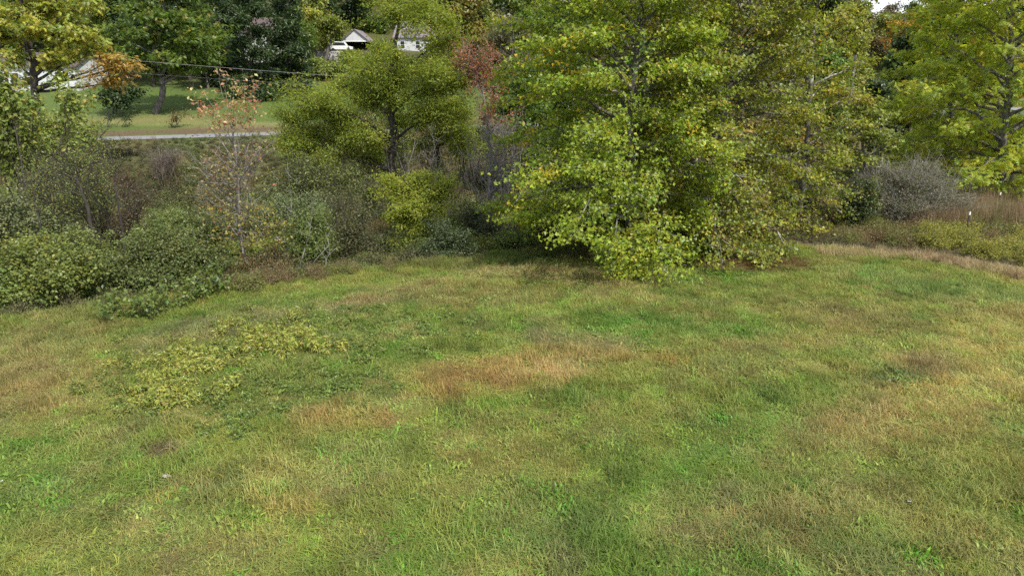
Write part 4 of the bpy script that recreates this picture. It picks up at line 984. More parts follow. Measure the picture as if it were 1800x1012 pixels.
# leafy weed clump templates for the undergrowth
RELW = [(6, 1, 1, 1), (2, 1.15, 1.12, 1.05), (2, .75, .86, .8), (.6, 1.35, 1.2, 1.1), (.6, 1.2, .95, .95)]
def weed_inst(seed, n, H, Rr, leaf, per, tw=1):
    p = small_shrub(seed, H, Rr, S('slim', leaf, per, .10, RELW, t0=.25, twigs=tw), n)
    me = p.leaf_mesh('clump', [WEED, WEED]); return me
def stalk_inst(seed, n, H, Rr):
    return tuft_mesh('stalks', seed, n, Rr, H, .022, .28, [(3, 1.2, 1.05, 1.1), (2, .8, .8, .8), (1, 1.5, 1.3, 1.4)], 3)
clumps = [weed_inst(11, 50, .75, .8, .085, 22), weed_inst(12, 46, 1.0, .7, .075, 20, 2), stalk_inst(13, 60, 1.3, .6), weed_inst(14, 46, .5, .8, .095, 20)]
def scatter(name, meshes, P, rot, scale, colr, kind_idx):
    """one stuff object: a point cloud mesh whose points carry instanced tufts"""
    me = bpy.data.meshes.new(name); n = len(P)
    me.vertices.add(n); me.vertices.foreach_set('co', np.ascontiguousarray(P, np.float32).ravel())
    def att(nm, ty, key, v):
        a = me.attributes.new(nm, ty, 'POINT'); a.data.foreach_set(key, np.ascontiguousarray(v).ravel())
    att('trot', 'FLOAT_VECTOR', 'vector', rot.astype(np.float32)); att('tscale', 'FLOAT_VECTOR', 'vector', scale.astype(np.float32))
    att('tkind', 'INT', 'value', kind_idx.astype(np.int32))
    att('tcol', 'FLOAT_COLOR', 'color', np.concatenate([colr, np.ones((n, 1))], 1).astype(np.float32))
    ob = mobj(name, me); tag(ob, kind='stuff')
    ng = bpy.data.node_groups.new(name + '_nodes', 'GeometryNodeTree')
    ng.interface.new_socket('Geometry', in_out='INPUT', socket_type='NodeSocketGeometry'); ng.interface.new_socket('Geometry', in_out='OUTPUT', socket_type='NodeSocketGeometry')
    N, Lk = ng.nodes, ng.links
    gi, go, jn = N.new('NodeGroupInput'), N.new('NodeGroupOutput'), N.new('GeometryNodeJoinGeometry')
    def named(nm, dt):
        q = N.new('GeometryNodeInputNamedAttribute'); q.data_type = dt; q.inputs[0].default_value = nm; return q.outputs[0]
    ar, asc, ak = named('trot', 'FLOAT_VECTOR'), named('tscale', 'FLOAT_VECTOR'), named('tkind', 'INT')
    for i, tm in enumerate(meshes):
        to = bpy.data.objects.new(name + '_source', tm)
        oi = N.new('GeometryNodeObjectInfo'); oi.inputs['Object'].default_value = to; oi.inputs['As Instance'].default_value = True
        cp = N.new('FunctionNodeCompare'); cp.data_type = 'INT'; cp.operation = 'EQUAL'
        Lk.new(ak, cp.inputs[2]); cp.inputs[3].default_value = i
        ip = N.new('GeometryNodeInstanceOnPoints')
        Lk.new(gi.outputs[0], ip.inputs['Points']); Lk.new(cp.outputs[0], ip.inputs['Selection']); Lk.new(oi.outputs['Geometry'], ip.inputs['Instance'])
        Lk.new(ar, ip.inputs['Rotation']); Lk.new(asc, ip.inputs['Scale']); Lk.new(ip.outputs[0], jn.inputs[0])
    Lk.new(jn.outputs[0], go.inputs[0])
    md = ob.modifiers.new('tufts', 'NODES'); md.node_group = ng
    return ob
def pts_grid(x0, x1, y0, y1, step, seed):
    g = rs(seed); xx, yy = np.meshgrid(np.arange(x0, x1, step), np.arange(y0, y1, step))
    return (xx + g.uniform(-.5, .5, xx.shape) * step).ravel(), (yy + g.uniform(-.5, .5, yy.shape) * step).ravel()
gx, gy = [], []
for (y0, y1, st, sd) in [(7.2, 15, .20, 1), (15, 23, .23, 2), (23, 35, .27, 3)]:
    a, b = pts_grid(-32, 36, y0, y1, st, sd); gx.append(a); gy.append(b)
gx, gy = np.concatenate(gx), np.concatenate(gy)
keep = (np.abs(gx) < gy * .80 + 4.5) & (gy < ybound(gx) + 1.2)
gx, gy = gx[keep], gy[keep]; n = len(gx); g = rs(9)
gz = height(gx, gy)
px, py = project(gx, gy, gz)
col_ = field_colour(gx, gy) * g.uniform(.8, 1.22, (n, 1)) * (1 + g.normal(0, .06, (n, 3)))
mott = fbm(gx, gy, .55, 83, 3); rj = g.rand(n); base_m = col_.mean(1, keepdims=True) / .13
w_t = (.40 * sst(.52, .68, mott) + .45 * (rj < .08))[:, None]; col_ = col_ + (np.array([.31, .30, .105]) - col_) * np.clip(w_t, 0, .75) * .8
w_d = (.6 * sst(.50, .34, mott) + .45 * (rj > .88))[:, None]; col_ = col_ * (1 - .38 * np.clip(w_d, 0, 1))
w_g = (rj > .45) & (rj < .53); col_ = np.where(w_g[:, None], col_ * np.array([.82, 1.14, .8]), col_)
hn = fbm(gx, gy, 2.0, 61); hm = fbm(gx, gy, .9, 71, 3)
r = g.rand(n)
kd = np.where(r < .42, 0, np.where(r < .84, 1, 4))
kd = np.where((hn > .54) & (g.rand(n) < .6), 2, kd)
red = col_[:, 0] / col_[:, 1]
kd = np.where((red > 1.12) & (g.rand(n) < .5), 3, kd)
kd = np.where((red < .62) & (g.rand(n) < .25), 4, kd)
sc = (.62 + .95 * sst(.32, .70, hm)) * g.uniform(.8, 1.2, n)
edge = sst(-2.2, .3, gy - ybound(gx))
kd = np.where((edge > .3) & (g.rand(n) < .6), 2 + (g.rand(n) < .4), kd)
longp = np.exp(-(((px - 1640) / 190) ** 2 + ((py - 505 - (px - 1640) * .13) / 24) ** 2)) + np.exp(-(((px - 330) / 130) ** 2 + ((py - 800) / 50) ** 2))
kd = np.where(g.rand(n) < longp * .8, 2, kd); sc = sc * (1 + .35 * longp)
shade_bare = (np.abs(px - 1320) < 110) & (np.abs(py - 462) < 12)
sc = np.where(shade_bare, sc * .6, sc)
sv = np.stack([np.ones(n) * g.uniform(.85, 1.2, n), np.ones(n), sc], 1); sv[:, 1] = sv[:, 0]
rot = np.stack([g.normal(0, .10, n), g.normal(0, .10, n), g.uniform(0, 6.28, n)], 1)
scatter('meadow_grass', tufts, np.stack([gx, gy, gz], 1), rot, sv, np.clip(col_, .01, .6), kd)

# undergrowth of the hollow and the weedy strip beyond the field on the right
ux, uy = pts_grid(-62, 70, 18, 78, .62, 21)
s_ = uy - ybound(ux); q_ = uy - yroad(ux)
keep = (s_ > .6) & (q_ < -3.2) & (np.abs(ux) < uy * .80 + 5)
ux, uy = ux[keep], uy[keep]; n = len(ux); g = rs(19); uz = height(ux, uy)
n1 = fbm(ux, uy, 6, 91); n2 = fbm(ux, uy, 3, 95)
c = np.array([.165, .205, .058]) + (np.array([.215, .20, .085]) - np.array([.165, .205, .058])) * sst(.42, .6, n1)[:, None]
c = c + (np.array([.19, .155, .10]) - c) * (.7 * sst(.55, .68, n2))[:, None]
right = sst(14, 20, ux)
c = c + (np.array([.20, .165, .095]) - c) * (right * .6)[:, None]
far_r = right * sst(52, 58, uy)
c = c + (np.array([.22, .22, .07]) - c) * far_r[:, None]
kd = np.where((n2 > .66), 2, np.where(n1 > .5, 1, 0)); kd = np.where(g.rand(n) < .25, 3, kd)
kd = np.where((right > .5) & (uy > 36) & (g.rand(n) < .65), 2, kd); kd = np.where(far_r > .5, 3, kd)
under = np.exp(-((ux - 8) / 8) ** 2) * np.exp(-((s_[keep] - 3) / 5) ** 2)
sc = g.uniform(.6, 1.2, n) * (.8 + 1.0 * sst(.4, .65, fbm(ux, uy, 4.5, 99)) * (1 - right)) * (1 - .6 * under) * (1 - .45 * far_r) * (1 - .12 * sst(-14, -4, q_[keep]))
sc = np.where(q_[keep] > -6, np.minimum(sc, .5), np.where(q_[keep] > -10, np.minimum(sc, .85), sc))
sc = sc * (1 - .45 * right * (1 - sst(36, 40, uy))) * (.5 + .5 * sst(1, 6, s_[keep]))
scatter('undergrowth', clumps, np.stack([ux, uy, uz], 1), np.stack([g.normal(0, .06, n), g.normal(0, .06, n), g.uniform(0, 6.28, n)], 1),
        np.stack([sc, sc, sc * g.uniform(.7, 1.1, n)], 1), np.clip(c * g.uniform(.75, 1.25, (n, 1)), .01, .5), kd)
# tall brown weed stalks and pale dry grass on the right
g = rs(29)
wx, wy_ = [], []
for (cx, cy, sx, sy, n_) in [(1740, 372, 90, 26, 420), (1660, 385, 60, 12, 80)]:
    for k in range(n_):
        P0 = on_ground(cx + g.uniform(-1.3, 1.3) * sx, min(cy + 14 + g.uniform(-1, 1) * sy, 424)); wx.append(P0[0]); wy_.append(P0[1])
wx, wy_ = np.array(wx), np.array(wy_); n = len(wx)
cc = np.array([.26, .21, .13]) + g.normal(0, .04, (n, 1)) * np.array([1, .9, .7]); gp = (g.rand(n) < .2)[:, None]; cc = np.where(gp, np.array([.13, .16, .06]), cc)
scatter('dry_weeds', [clumps[2]], np.stack([wx, wy_, height(wx, wy_)], 1), np.stack([g.normal(0, .07, n), g.normal(0, .07, n), g.uniform(0, 6.28, n)], 1),
        np.stack([g.uniform(.6, 1, n), g.uniform(.6, 1, n), g.uniform(.8, 1.35, n)], 1), np.clip(cc, .03, .4), np.zeros(n, int))
wx, wy_ = [], []
for k in range(330):
    px = g.uniform(1440, 1800); e_ = np.interp(px, [1440, 1480, 1640, 1800], [446, 446, 458, 490]); P0 = on_ground(px, e_ - abs(g.normal(0, 7)) + 2); wx.append(P0[0]); wy_.append(P0[1])
wx, wy_ = np.array(wx), np.array(wy_); n = len(wx)
cc = np.array([.42, .35, .21]) * g.uniform(.65, 1.15, (n, 1)); rb = ((wx > 17.5) & (g.rand(n) < .30))[:, None]; cc = np.where(rb, np.array([.20, .13, .085]) * g.uniform(.7, 1.2, (n, 1)), cc)
scatter('dry_grass', [tufts[2], tufts[3]], np.stack([wx, wy_, height(wx, wy_)], 1), np.stack([g.normal(0, .15, n), g.normal(0, .15, n), g.uniform(0, 6.28, n)], 1),
        np.stack([g.uniform(.8, 1.1, n)] * 2 + [g.uniform(1.0, 2.0, n)], 1), cc, g.randint(0, 2, n))

# ------------------------------------------------------------------ hillside trees (individual copies)
def template(seed, H, Rr, spec, bark):
    p = Plant((0, 0, 0), seed); g = p.g
    tp, tr = p.add_trunk([(0, 0, -.4), (.1, 0, H * .3), (-.1, .1, H * .6), (0, 0, H * .95)], [.28, .22, .14, .03], 6)
    for k in range(17):
        t = (k + .5) / 17; z = H * (.26 + .72 * t); an = k * 2.4 + g.uniform(-.3, .3); rad = Rr * math.sqrt(max(.05, 1 - ((t - .35) / .72) ** 2)) * .62
        c_ = np.array([math.cos(an) * rad, math.sin(an) * rad, z]); r_ = np.array([Rr * .48, Rr * .48, H * .11]) * g.uniform(.8, 1.2)
        P_ = p.limb(tp[min(len(tp) - 2, int(t * len(tp) * .8) + 2)], c_, .06, .02)
        blob_fill(p, P_, c_, r_, 17, spec, .02)
    p.limbs = [(tb, .0) for tb, _ in p.limbs]
    root = p.finish('woodland_tree', 'template', 'tree', 'trees on the hillside', bark)
    return root
TS = lambda pl_, **k: S('kite', .48, 26, .42, pl_, flat=.5, up=.7, t0=.2, **k)
kinds = [(template(1, 14, 4.6, TS(P_GRN), BARK_GREY), 'green leafy tree in the woods on the far hillside'),
         (template(2, 13, 4.4, TS(P_OLV), BARK_GREY), 'olive brown-tinged tree in the woods on the far hillside'),
         (template(3, 15, 4.2, TS(pal((4, .15, .13, .06), (3, .12, .115, .05), (2, .17, .15, .09)), twigs=2, bare=.25), BARK_DEAD), 'thin grey-brown tree losing its leaves on the far hillside'),
         (template(4, 15, 3.8, TS(P_DRK), BARK_DARK), 'dark green tree in the woods on the far hillside'),
         (template(5, 13, 4.4, TS(pal((4, .21, .20, .04), (3, .16, .17, .04), (1, .28, .22, .04))), BARK_GREY), 'yellowish tree in the woods on the far hillside')]
used = [False] * 5
g = rs(123); spots = []
tries = 0
while tries < 5200 and len(spots) < 215:
    tries += 1
    u = g.uniform(-.86, .84); y = 98 + 92 * g.rand() ** 1.25; x = u * y
    if u > .40: y = g.uniform(102, 200); x = u * y
    q = y - yroad(x)
    if q < 22: continue
    ppx, ppy = project(x, y, height(x, y))
    if 585 < ppx < 800 and y < 152: continue
    if 400 < ppx <= 585 and y < 126: continue
    if ppx < 210 and y < 112: continue
    if 1480 < ppx < 1580 and y < 170: continue
    if any((x - a) ** 2 + (y - b) ** 2 < (6.2 if y < 150 else 7.5) ** 2 for a, b in spots): continue
    spots.append((x, y))
for (x, y) in spots:
    u = x / y; r_ = g.rand()
    if u > .40: k = g.choice([1, 2, 2, 0, 3])
    elif u < -.2: k = g.choice([3, 3, 0, 1, 3])
    else: k = g.choice([0, 1, 2, 3, 4, 1])
    root, lab = kinds[k]
    o = root if not used[k] else copy_tree(root)
    used[k] = True
    o.location = (x, y, float(height(x, y)) - .2); o.rotation_euler = (0, 0, g.uniform(0, 6.28)); s_k = g.uniform(.75, 1.2); o.scale = (s_k, s_k, s_k * g.uniform(.9, 1.15))
    ppx = float(project(x, y, height(x, y) + 6)[0])
    where = ['above the long white house', 'behind the lawn tree and dark evergreens', 'above the carport and purple-grey roof', 'behind the green sycamore', 'behind the yellowing sycamores', 'in the wooded gap', 'behind the right edge tall trees'][int(np.searchsorted([200, 560, 830, 1250, 1480, 1620], ppx))]
    lab = lab.split(' in the woods')[0].split(' on the far')[0] + ' on the far hillside ' + where
    o['label'] = lab; o['group'] = 'trees: ' + lab
    sh = g.uniform(.8, 1.2)
    for ch in o.children: ch.color = (sh * g.uniform(.92, 1.1), sh, sh * g.uniform(.85, 1.1), 1)
# a few of the same trees between the sycamores and the lane
for k_, (px, D, lab) in enumerate([(925, 60, 'green tree behind the left edge of the green sycamore'), (990, 66, 'dark green tree behind the left half of the green sycamore'), (1060, 58, 'olive tree behind the green sycamore trunk'),
        (1130, 66, 'green tree behind the gap between the sycamore trunks'), (1200, 60, 'thin grey-brown tree behind the middle of the sycamores'), (1280, 67, 'olive tree behind the leaning sycamore trunk'),
        (1350, 60, 'thin grey-brown tree behind the yellowing sycamore'), (1420, 68, 'green tree behind the right edge of the sycamores'), (900, 72, 'thin grey-brown tree behind the rust-topped thin tree')]):
    kk = [0, 3, 1, 0, 2, 1, 2, 0, 2][k_]
    o = copy_tree(kinds[kk][0]); x = at(px, 250, D)[0]
    o.location = (x, D, float(height(x, D)) - .2); o.rotation_euler = (0, 0, k_ * 1.3); o.scale = (.8, .8, .85)
    o['label'] = lab; o['group'] = 'trees behind the sycamores'
# the ridge beyond the gap: one far wood
FARW = leaf_material('far_leaf', instanced=True, trans=.25, gloss=.0)
def far_clump(seed, n=900, H=12, Rr=4.5):
    gg = rs(seed); d = unit(gg.normal(0, 1, (n, 3))); d[:, 2] = np.abs(d[:, 2]) * 1.0
    Q = d * np.array([Rr, Rr, H * .5]) * gg.uniform(.5, 1.08, (n, 1)) + np.array([0, 0, H * .42])
    pp = Plant((0, 0, 0), seed); pp.L.append((Q, unit(d * .7 + gg.normal(0, .5, (n, 3)) + [0, 0, .5]), gg.uniform(.5, 1.1, n), np.ones((n, 3)) * gg.uniform(.65, 1.35, (n, 1)), 'kite'))
    m_ = 60; S_ = np.zeros((m_, 3)); S_[:, 2] = gg.uniform(0, H * .6, m_); E_ = S_ + unit(gg.normal(0, .5, (m_, 3)) + [0, 0, .8]) * H * gg.uniform(.3, .55, (m_, 1))
    pp.twig.batch(np.stack([S_, (S_ + E_) / 2, E_], 1), np.array([[.09, .06, .03]]) * np.ones((m_, 1)), 3)
    return pp.leaf_mesh('far_crown', [FARW, FARW])
fx, fy = [], []
g = rs(321)
for k in range(900):
    y = g.uniform(190, 345); u = g.uniform(-.9, 1.0); fx.append(u * y); fy.append(y)
fx, fy = np.array(fx), np.array(fy); n = len(fx)
pls = np.array([[.13, .125, .05], [.16, .135, .07], [.10, .115, .045], [.17, .15, .085], [.19, .16, .05], [.05, .07, .03]])
scatter('far_woods', [far_clump(1), far_clump(2), far_clump(3, 500)], np.stack([fx, fy, height(fx, fy) - .3], 1), np.stack([np.zeros(n), np.zeros(n), g.uniform(0, 6.28, n)], 1),
        np.repeat(g.uniform(.7, 1.25, (n, 1)), 3, 1), pls[g.randint(0, 6, n)] * g.uniform(.8, 1.2, (n, 1)), g.randint(0, 3, n))

# ------------------------------------------------------------------ buildings
class Box:
    def __init__(s): s.V = []; s.F = []
    def box(s, x0, x1, y0, y1, z0, z1):
        o = len(s.V)
        s.V += [(x0, y0, z0), (x1, y0, z0), (x1, y1, z0), (x0, y1, z0), (x0, y0, z1), (x1, y0, z1), (x1, y1, z1), (x0, y1, z1)]
        s.F += [[o + i for i in f] for f in ((0, 3, 2, 1), (4, 5, 6, 7), (0, 1, 5, 4), (1, 2, 6, 5), (2, 3, 7, 6), (3, 0, 4, 7))]
        return s
    def poly(s, pts, faces):
        o = len(s.V); s.V += [tuple(p_) for p_ in pts]; s.F += [[o + i for i in f] for f in faces]; return s
    def build(s, name, mat, parent=None):
        me = bpy.data.meshes.new(name); me.from_pydata(s.V, [], s.F); me.materials.append(mat); me.update()
        return mobj(name, me, parent)
SIDING = plain_material('white_siding', (.60, .61, .62), (.52, .53, .55), 1.5, .6)
ROOFM = plain_material('mauve_brown_shingle', (.11, .075, .075), (.07, .05, .052), 6, .9, .4)
ROOFG = plain_material('purple_grey_shingle', (.22, .18, .20), (.15, .125, .14), 6, .9, .4)
GLASS = plain_material('dark_window', (.03, .035, .04), (.02, .022, .025), 2, .12)
TRIM = plain_material('white_trim', (.80, .80, .80), (.74, .74, .75), 3, .5)
CONC = plain_material('pale_concrete', (.50, .49, .47), (.38, .37, .36), 2, .9, .2)
DARKW = plain_material('dark_wood', (.06, .05, .045), (.03, .026, .024), 4, .9)
TAN = plain_material('tan_boards', (.40, .28, .17), (.30, .20, .12), 3, .8)
WHITEP = plain_material('white_paint', (.78, .79, .80), (.74, .75, .76), 3, .25)
RUBBER = plain_material('tyre_rubber', (.02, .02, .02), (.012, .012, .012), 8, .8)
def gable_roof(x0, x1, y0, y1, z, rise, ov=.35, th=.14, axis='x'):
    b = Box()
    if axis == 'x':                                         # ridge along x
        ym = (y0 + y1) / 2; run = ym - y0; sl = rise / run
        ya, yb_ = y0 - ov, y1 + ov; za = z - sl * ov
        pr = [(ya, za), (ym, z + rise), (yb_, za), (yb_, za + th), (ym, z + rise + th), (ya, za + th)]
        A_ = [(x0 - ov, a, c) for a, c in pr]; B_ = [(x1 + ov, a, c) for a, c in pr]
    else:
        xm = (x0 + x1) / 2; run = xm - x0; sl = rise / run
        xa, xb = x0 - ov, x1 + ov; za = z - sl * ov
        pr = [(xa, za), (xm, z + rise), (xb, za), (xb, za + th), (xm, z + rise + th), (xa, za + th)]
        A_ = [(a, y0 - ov, c) for a, c in pr]; B_ = [(a, y1 + ov, c) for a, c in pr]
    f = [[0, 1, 4, 5], [1, 2, 3, 4], [6, 11, 10, 7], [7, 10, 9, 8]] + [[i, 6 + i, 6 + (i + 1) % 6, (i + 1) % 6] for i in range(6)]
    return b.poly(A_ + B_, f)
def house(name, label, px0, px1, D, depth, zb, wallh, rise, roofm, wins, rz=0.0, door=None):
    a, b = at(px0, 100, D)[0], at(px1, 100, D)[0]; cx = (a + b) / 2; w = (b - a) / 2
    root = empty(name, (cx, D, zb), rz); tag(root, label, 'house')
    Box().box(-w, w, 0, depth, 0, wallh).build('wall', SIDING, root)
    Box().box(-w + .02, w - .02, .02, depth - .02, -2.2, 0).build('foundation', CONC, root)
    gable_roof(-w, w, 0, depth, wallh + .02, rise).build('roof', roofm, root)
    ym = depth / 2
    for sx in (-1, 1):
        Box().poly([(sx * (w - .03), .05, wallh), (sx * (w - .03), depth - .05, wallh), (sx * (w - .03), ym, wallh + rise - .06), (sx * (w - .18), .05, wallh), (sx * (w - .18), depth - .05, wallh), (sx * (w - .18), ym, wallh + rise - .06)],
                   [[0, 1, 2], [5, 4, 3], [0, 3, 4, 1], [1, 4, 5, 2], [2, 5, 3, 0]]).build('gable', SIDING, root)
    for (fx_, wz, ww, wh) in wins:
        x_ = -w + fx_ * 2 * w
        fr = Box(); t = .09
        fr.box(x_ - ww / 2 - t, x_ + ww / 2 + t, -.05, -.003, wz - t, wz); fr.box(x_ - ww / 2 - t, x_ + ww / 2 + t, -.05, -.003, wz + wh, wz + wh + t)
        fr.box(x_ - ww / 2 - t, x_ - ww / 2, -.05, -.003, wz, wz + wh); fr.box(x_ + ww / 2, x_ + ww / 2 + t, -.05, -.003, wz, wz + wh)
        fr.box(x_ - ww / 2, x_ + ww / 2, -.04, -.003, wz + wh / 2 - .03, wz + wh / 2 + .03)
        wo = fr.build('window', TRIM, root)
        Box().box(x_ - ww / 2, x_ + ww / 2, -.02, -.002, wz, wz + wh).build('pane', GLASS, wo)
    if door:
        x_ = -w + door * 2 * w
        Box().box(x_ - .5, x_ + .5, -.05, -.004, 0, 2.05).build('door', DARKW, root)
    return root
zc = lambda px, D: float(height(at(px, 100, D)[0], D))
zb = at(60, 156, 100)[2]
house('white_house', 'long white house with a mauve-brown roof behind the yellow-leaved tree', -90, 128, 100, 8, zb, 2.9, 1.8, ROOFM, [(.15, 1.0, 1.0, 1.2), (.38, 1.0, 1.0, 1.2), (.62, 1.0, 1.4, 1.2), (.86, 1.0, 1.0, 1.2)], 0, .5)
zb = at(715, 94, 141)[2]
house('white_house', 'white house with a purple-grey roof and dark windows seen between feathery crowns', 694, 792, 141, 8, zb, 3.0, 3.0, ROOFG, [(.14, .9, .8, 1.3), (.42, .9, .8, 1.3), (.72, .9, .8, 1.3)], R(-6))
zb = at(470, 86, 118)[2]
house('white_house', 'white house mostly hidden by dark evergreens', 412, 488, 118, 7, zb, 2.6, 2.2, ROOFM, [(.25, .9, .9, 1.1), (.6, .9, .9, 1.1)], 0, .85)
# open carport with a white gable
D = 140.0
a, b = at(603, 80, D)[0], at(647, 80, D)[0]; cx = (a + b) / 2; w = (b - a) / 2; zt = at(625, 71, D)[2]; zb = at(625, 92, D)[2]
root = empty('carport', (cx, D, zb)); tag(root, 'open carport with a white front gable and dark inside, on the hillside', 'carport')
hh = zt - zb
gable_roof(-w, w, 0, 7, hh, 1.9, .3, .12, 'y').build('roof', ROOFG, root)
Box().poly([(-w, -.05, hh), (w, -.05, hh), (0, -.05, hh + 1.85), (-w, .12, hh), (w, .12, hh), (0, .12, hh + 1.85)], [[0, 1, 2], [5, 4, 3], [0, 3, 4, 1], [1, 4, 5, 2], [2, 5, 3, 0]]).build('gable', SIDING, root)
Box().box(-w - .3, w + .3, -.08, .1, hh - .28, hh - .02).build('beam', TRIM, root)
Box().box(-w, w, 6.8, 7, 0, hh).build('back_wall', DARKW, root)
for sx in (-1, 1):
    for yy in (.05, 6.6): Box().box(sx * (w - .1) - .09, sx * (w - .1) + .09, yy, yy + .16, -1.2, hh - .02).build('post', DARKW, root)
    Box().box(sx * (w - .06) - .05, sx * (w - .06) + .05, 2.4, 6.6, -.4, hh - .02).build('side_wall', DARKW, root)
# white vehicle half hidden before the carport
vc = at(600, 92, 133); root = empty('parked_car', (vc[0], 133, vc[2]), R(8)); tag(root, 'white vehicle parked beside the open carport, half hidden by leaves', 'car')
prof = [(-2.1, .45), (2.1, .45), (2.15, .9), (1.3, 1.05), (.75, 1.75), (-1.5, 1.8), (-2.1, 1.1)]
Box().poly([(x_, -.85, z_) for x_, z_ in prof] + [(x_, .85, z_) for x_, z_ in prof], [list(range(7)), list(range(13, 6, -1))] + [[(i + 1) % 7, i, 7 + i, 7 + (i + 1) % 7] for i in range(7)]).build('body', WHITEP, root)
for s_x in (-1, 1):
    Box().poly([(-1.35, s_x * .862, 1.1), (.95, s_x * .862, 1.1), (.6, s_x * .862, 1.62), (-1.3, s_x * .862, 1.66), (-1.35, s_x * .80, 1.1), (.95, s_x * .80, 1.1), (.6, s_x * .80, 1.62), (-1.3, s_x * .80, 1.66)],
               [[0, 1, 2, 3], [7, 6, 5, 4], [0, 4, 5, 1], [1, 5, 6, 2], [2, 6, 7, 3], [3, 7, 4, 0]]).build('window', GLASS, root)
for wx_ in (-1.35, 1.35):
    for wy2 in (-.8, .8):
        th = np.arange(14) * 2 * math.pi / 14
        V_ = [(wx_ + .34 * math.cos(t), wy2 - .11, .34 + .34 * math.sin(t)) for t in th] + [(wx_ + .34 * math.cos(t), wy2 + .11, .34 + .34 * math.sin(t)) for t in th]
        Box().poly(V_, [list(range(14)), list(range(27, 13, -1))] + [[(i + 1) % 14, i, 14 + i, 14 + (i + 1) % 14] for i in range(14)]).build('wheel', RUBBER, root)
# pale retaining wall and tan shed
a = at(556, 95, 130); b = at(624, 95, 130)
root = empty('retaining_wall', (a[0], 130, a[2])); tag(root, 'low pale retaining wall below the carport', 'wall')
Box().box(0, b[0] - a[0], 0, .4, -2.0, .35).build('wall_face', CONC, root); Box().box(-.05, b[0] - a[0] + .05, -.05, .45, .35, .45).build('coping', TRIM, root)
a = at(580, 85, 136); root = empty('shed', (a[0], 136, a[2])); tag(root, 'small tan board shed left of the carport', 'shed')
Box().box(-1, 1, 0, 1.6, -.8, 1.2).build('wall', TAN, root); Box().poly([(-1.15, -.15, 1.22), (1.15, -.15, 1.22), (1.15, 1.75, 1.62), (-1.15, 1.75, 1.62), (-1.15, -.15, 1.30), (1.15, -.15, 1.30), (1.15, 1.75, 1.70), (-1.15, 1.75, 1.70)],
    [[0, 3, 2, 1], [4, 5, 6, 7], [0, 1, 5, 4], [1, 2, 6, 5], [2, 3, 7, 6], [3, 0, 4, 7]]).build('roof', DARKW, root); Box().box(-.35, .35, -.04, -.004, -.6, 1.0).build('door', DARKW, root)

# ------------------------------------------------------------------ power lines, pole, marker posts, small things
WIRE = plain_material('weathered_wire', (.38, .38, .39), (.30, .30, .31), 5, .6)
def wire(name, label, p0, p1, sag, rad=.028):
    k = 40; t = np.linspace(0, 1, k)[:, None]
    P_ = np.asarray(p0) + (np.asarray(p1) - np.asarray(p0)) * t; P_[:, 2] -= sag * 4 * (t * (1 - t))[:, 0]
    tb = Tubes(); tb.one(P_, np.full(k, rad), 5); base = P_[0]
    o = mobj(name, tb.mesh(name, [WIRE], base), None, tuple(base)); tag(o, label, 'power line')
POLE = at(1497, 150, 70)
pz = float(height(POLE[0], 70)); ptop = at(1497, 120, 70)[2] + 1.2
root = empty('utility_pole', (POLE[0], 70, pz)); tag(root, 'grey wooden utility pole seen right of the yellow-brown sycamore', 'pole')
tb = Tubes(); tb.one([(0, 0, -.5), (0, 0, (ptop - pz) * .5), (0, 0, ptop - pz)], [.15, .13, .11], 10); mobj('shaft', tb.mesh('shaft', [BARK_GREY], np.zeros(3)), root)
Box().box(-1.1, 1.1, -.17, -.115, ptop - pz - .55, ptop - pz - .43).build('crossarm', DARKW, root)
wire('power_line', 'pale power line crossing before the dark evergreens, upper of the left pair', at(60, 92, 66), at(1497, 186, 70), .4, .010)
wire('power_line', 'thin power line crossing before the dark evergreens, lower of the left pair', at(60, 116, 66), at(1497, 200, 70), .3, .0035)
wire('power_line', 'thin power line before the dark trees on the right, upper of the right pair', at(1497, 183, 70), at(2200, 176, 64), .2, .006)
wire('power_line', 'pale power line before the dark trees on the right, lower of the right pair', at(1497, 208, 70), at(2200, 200, 64), .25, .008)
for (px, py, D, h_, lab, tilt) in [(1699, 404, 38.0, 1.25, 'thin dark marker post with a white band, before the brown weeds', 0.0), (1747, 372, 45.0, 1.4, 'marker post with a white tip by the right edge trunk, tilted', .14)]:
    b_ = at(px, py, D); b_[2] = height(b_[0], D)
    top_ = at(px, py - 32, D)[2] - b_[2]
    h_ = max(h_, top_)
    root = empty('marker_post', b_, 0); root.rotation_euler = (0, tilt, 0); tag(root, lab, 'post')
    Box().box(-.03, .03, -.03, .03, -.3, h_).build('post', DARKW, root); Box().box(-.033, .033, -.035, .035, h_ * .88, h_ * 1.0).build('band', TRIM, root)
def stone(px, py, sx, sy, sz, mat, name, label, cat):
    P0 = on_ground(px, py); gg = rs(px); th = np.arange(10) * .628
    rows = [(1, -.3), (1.05, .25), (.8, .75), (.35, 1)]
    V_ = [((sx * k_ * math.cos(t) * gg.uniform(.85, 1.15)), sy * k_ * math.sin(t) * gg.uniform(.85, 1.15), sz * z_) for k_, z_ in rows for t in th]
    F_ = [[r_ * 10 + i, r_ * 10 + (i + 1) % 10, (r_ + 1) * 10 + (i + 1) % 10, (r_ + 1) * 10 + i] for r_ in range(3) for i in range(10)] + [list(range(30, 40))]
    me = bpy.data.meshes.new(name); me.from_pydata(V_, [], F_); me.materials.append(mat); me.update()
    tag(mobj(name, me, None, (P0[0], P0[1], P0[2] + .06)), label, cat)
STONE = plain_material('pale_stone', (.42, .37, .31), (.30, .26, .22), 12, .9, .4)
stone(292, 833, .085, .05, .04, STONE, 'stone', 'pale flat stone lying in the grass at the left', 'stone')
stone(984, 974, .04, .03, .03, STONE, 'stone', 'small pale stone in the grass near the bottom centre', 'stone')
SCRAP = plain_material('dull_white', (.5, .5, .48), (.4, .4, .38), 9, .8)
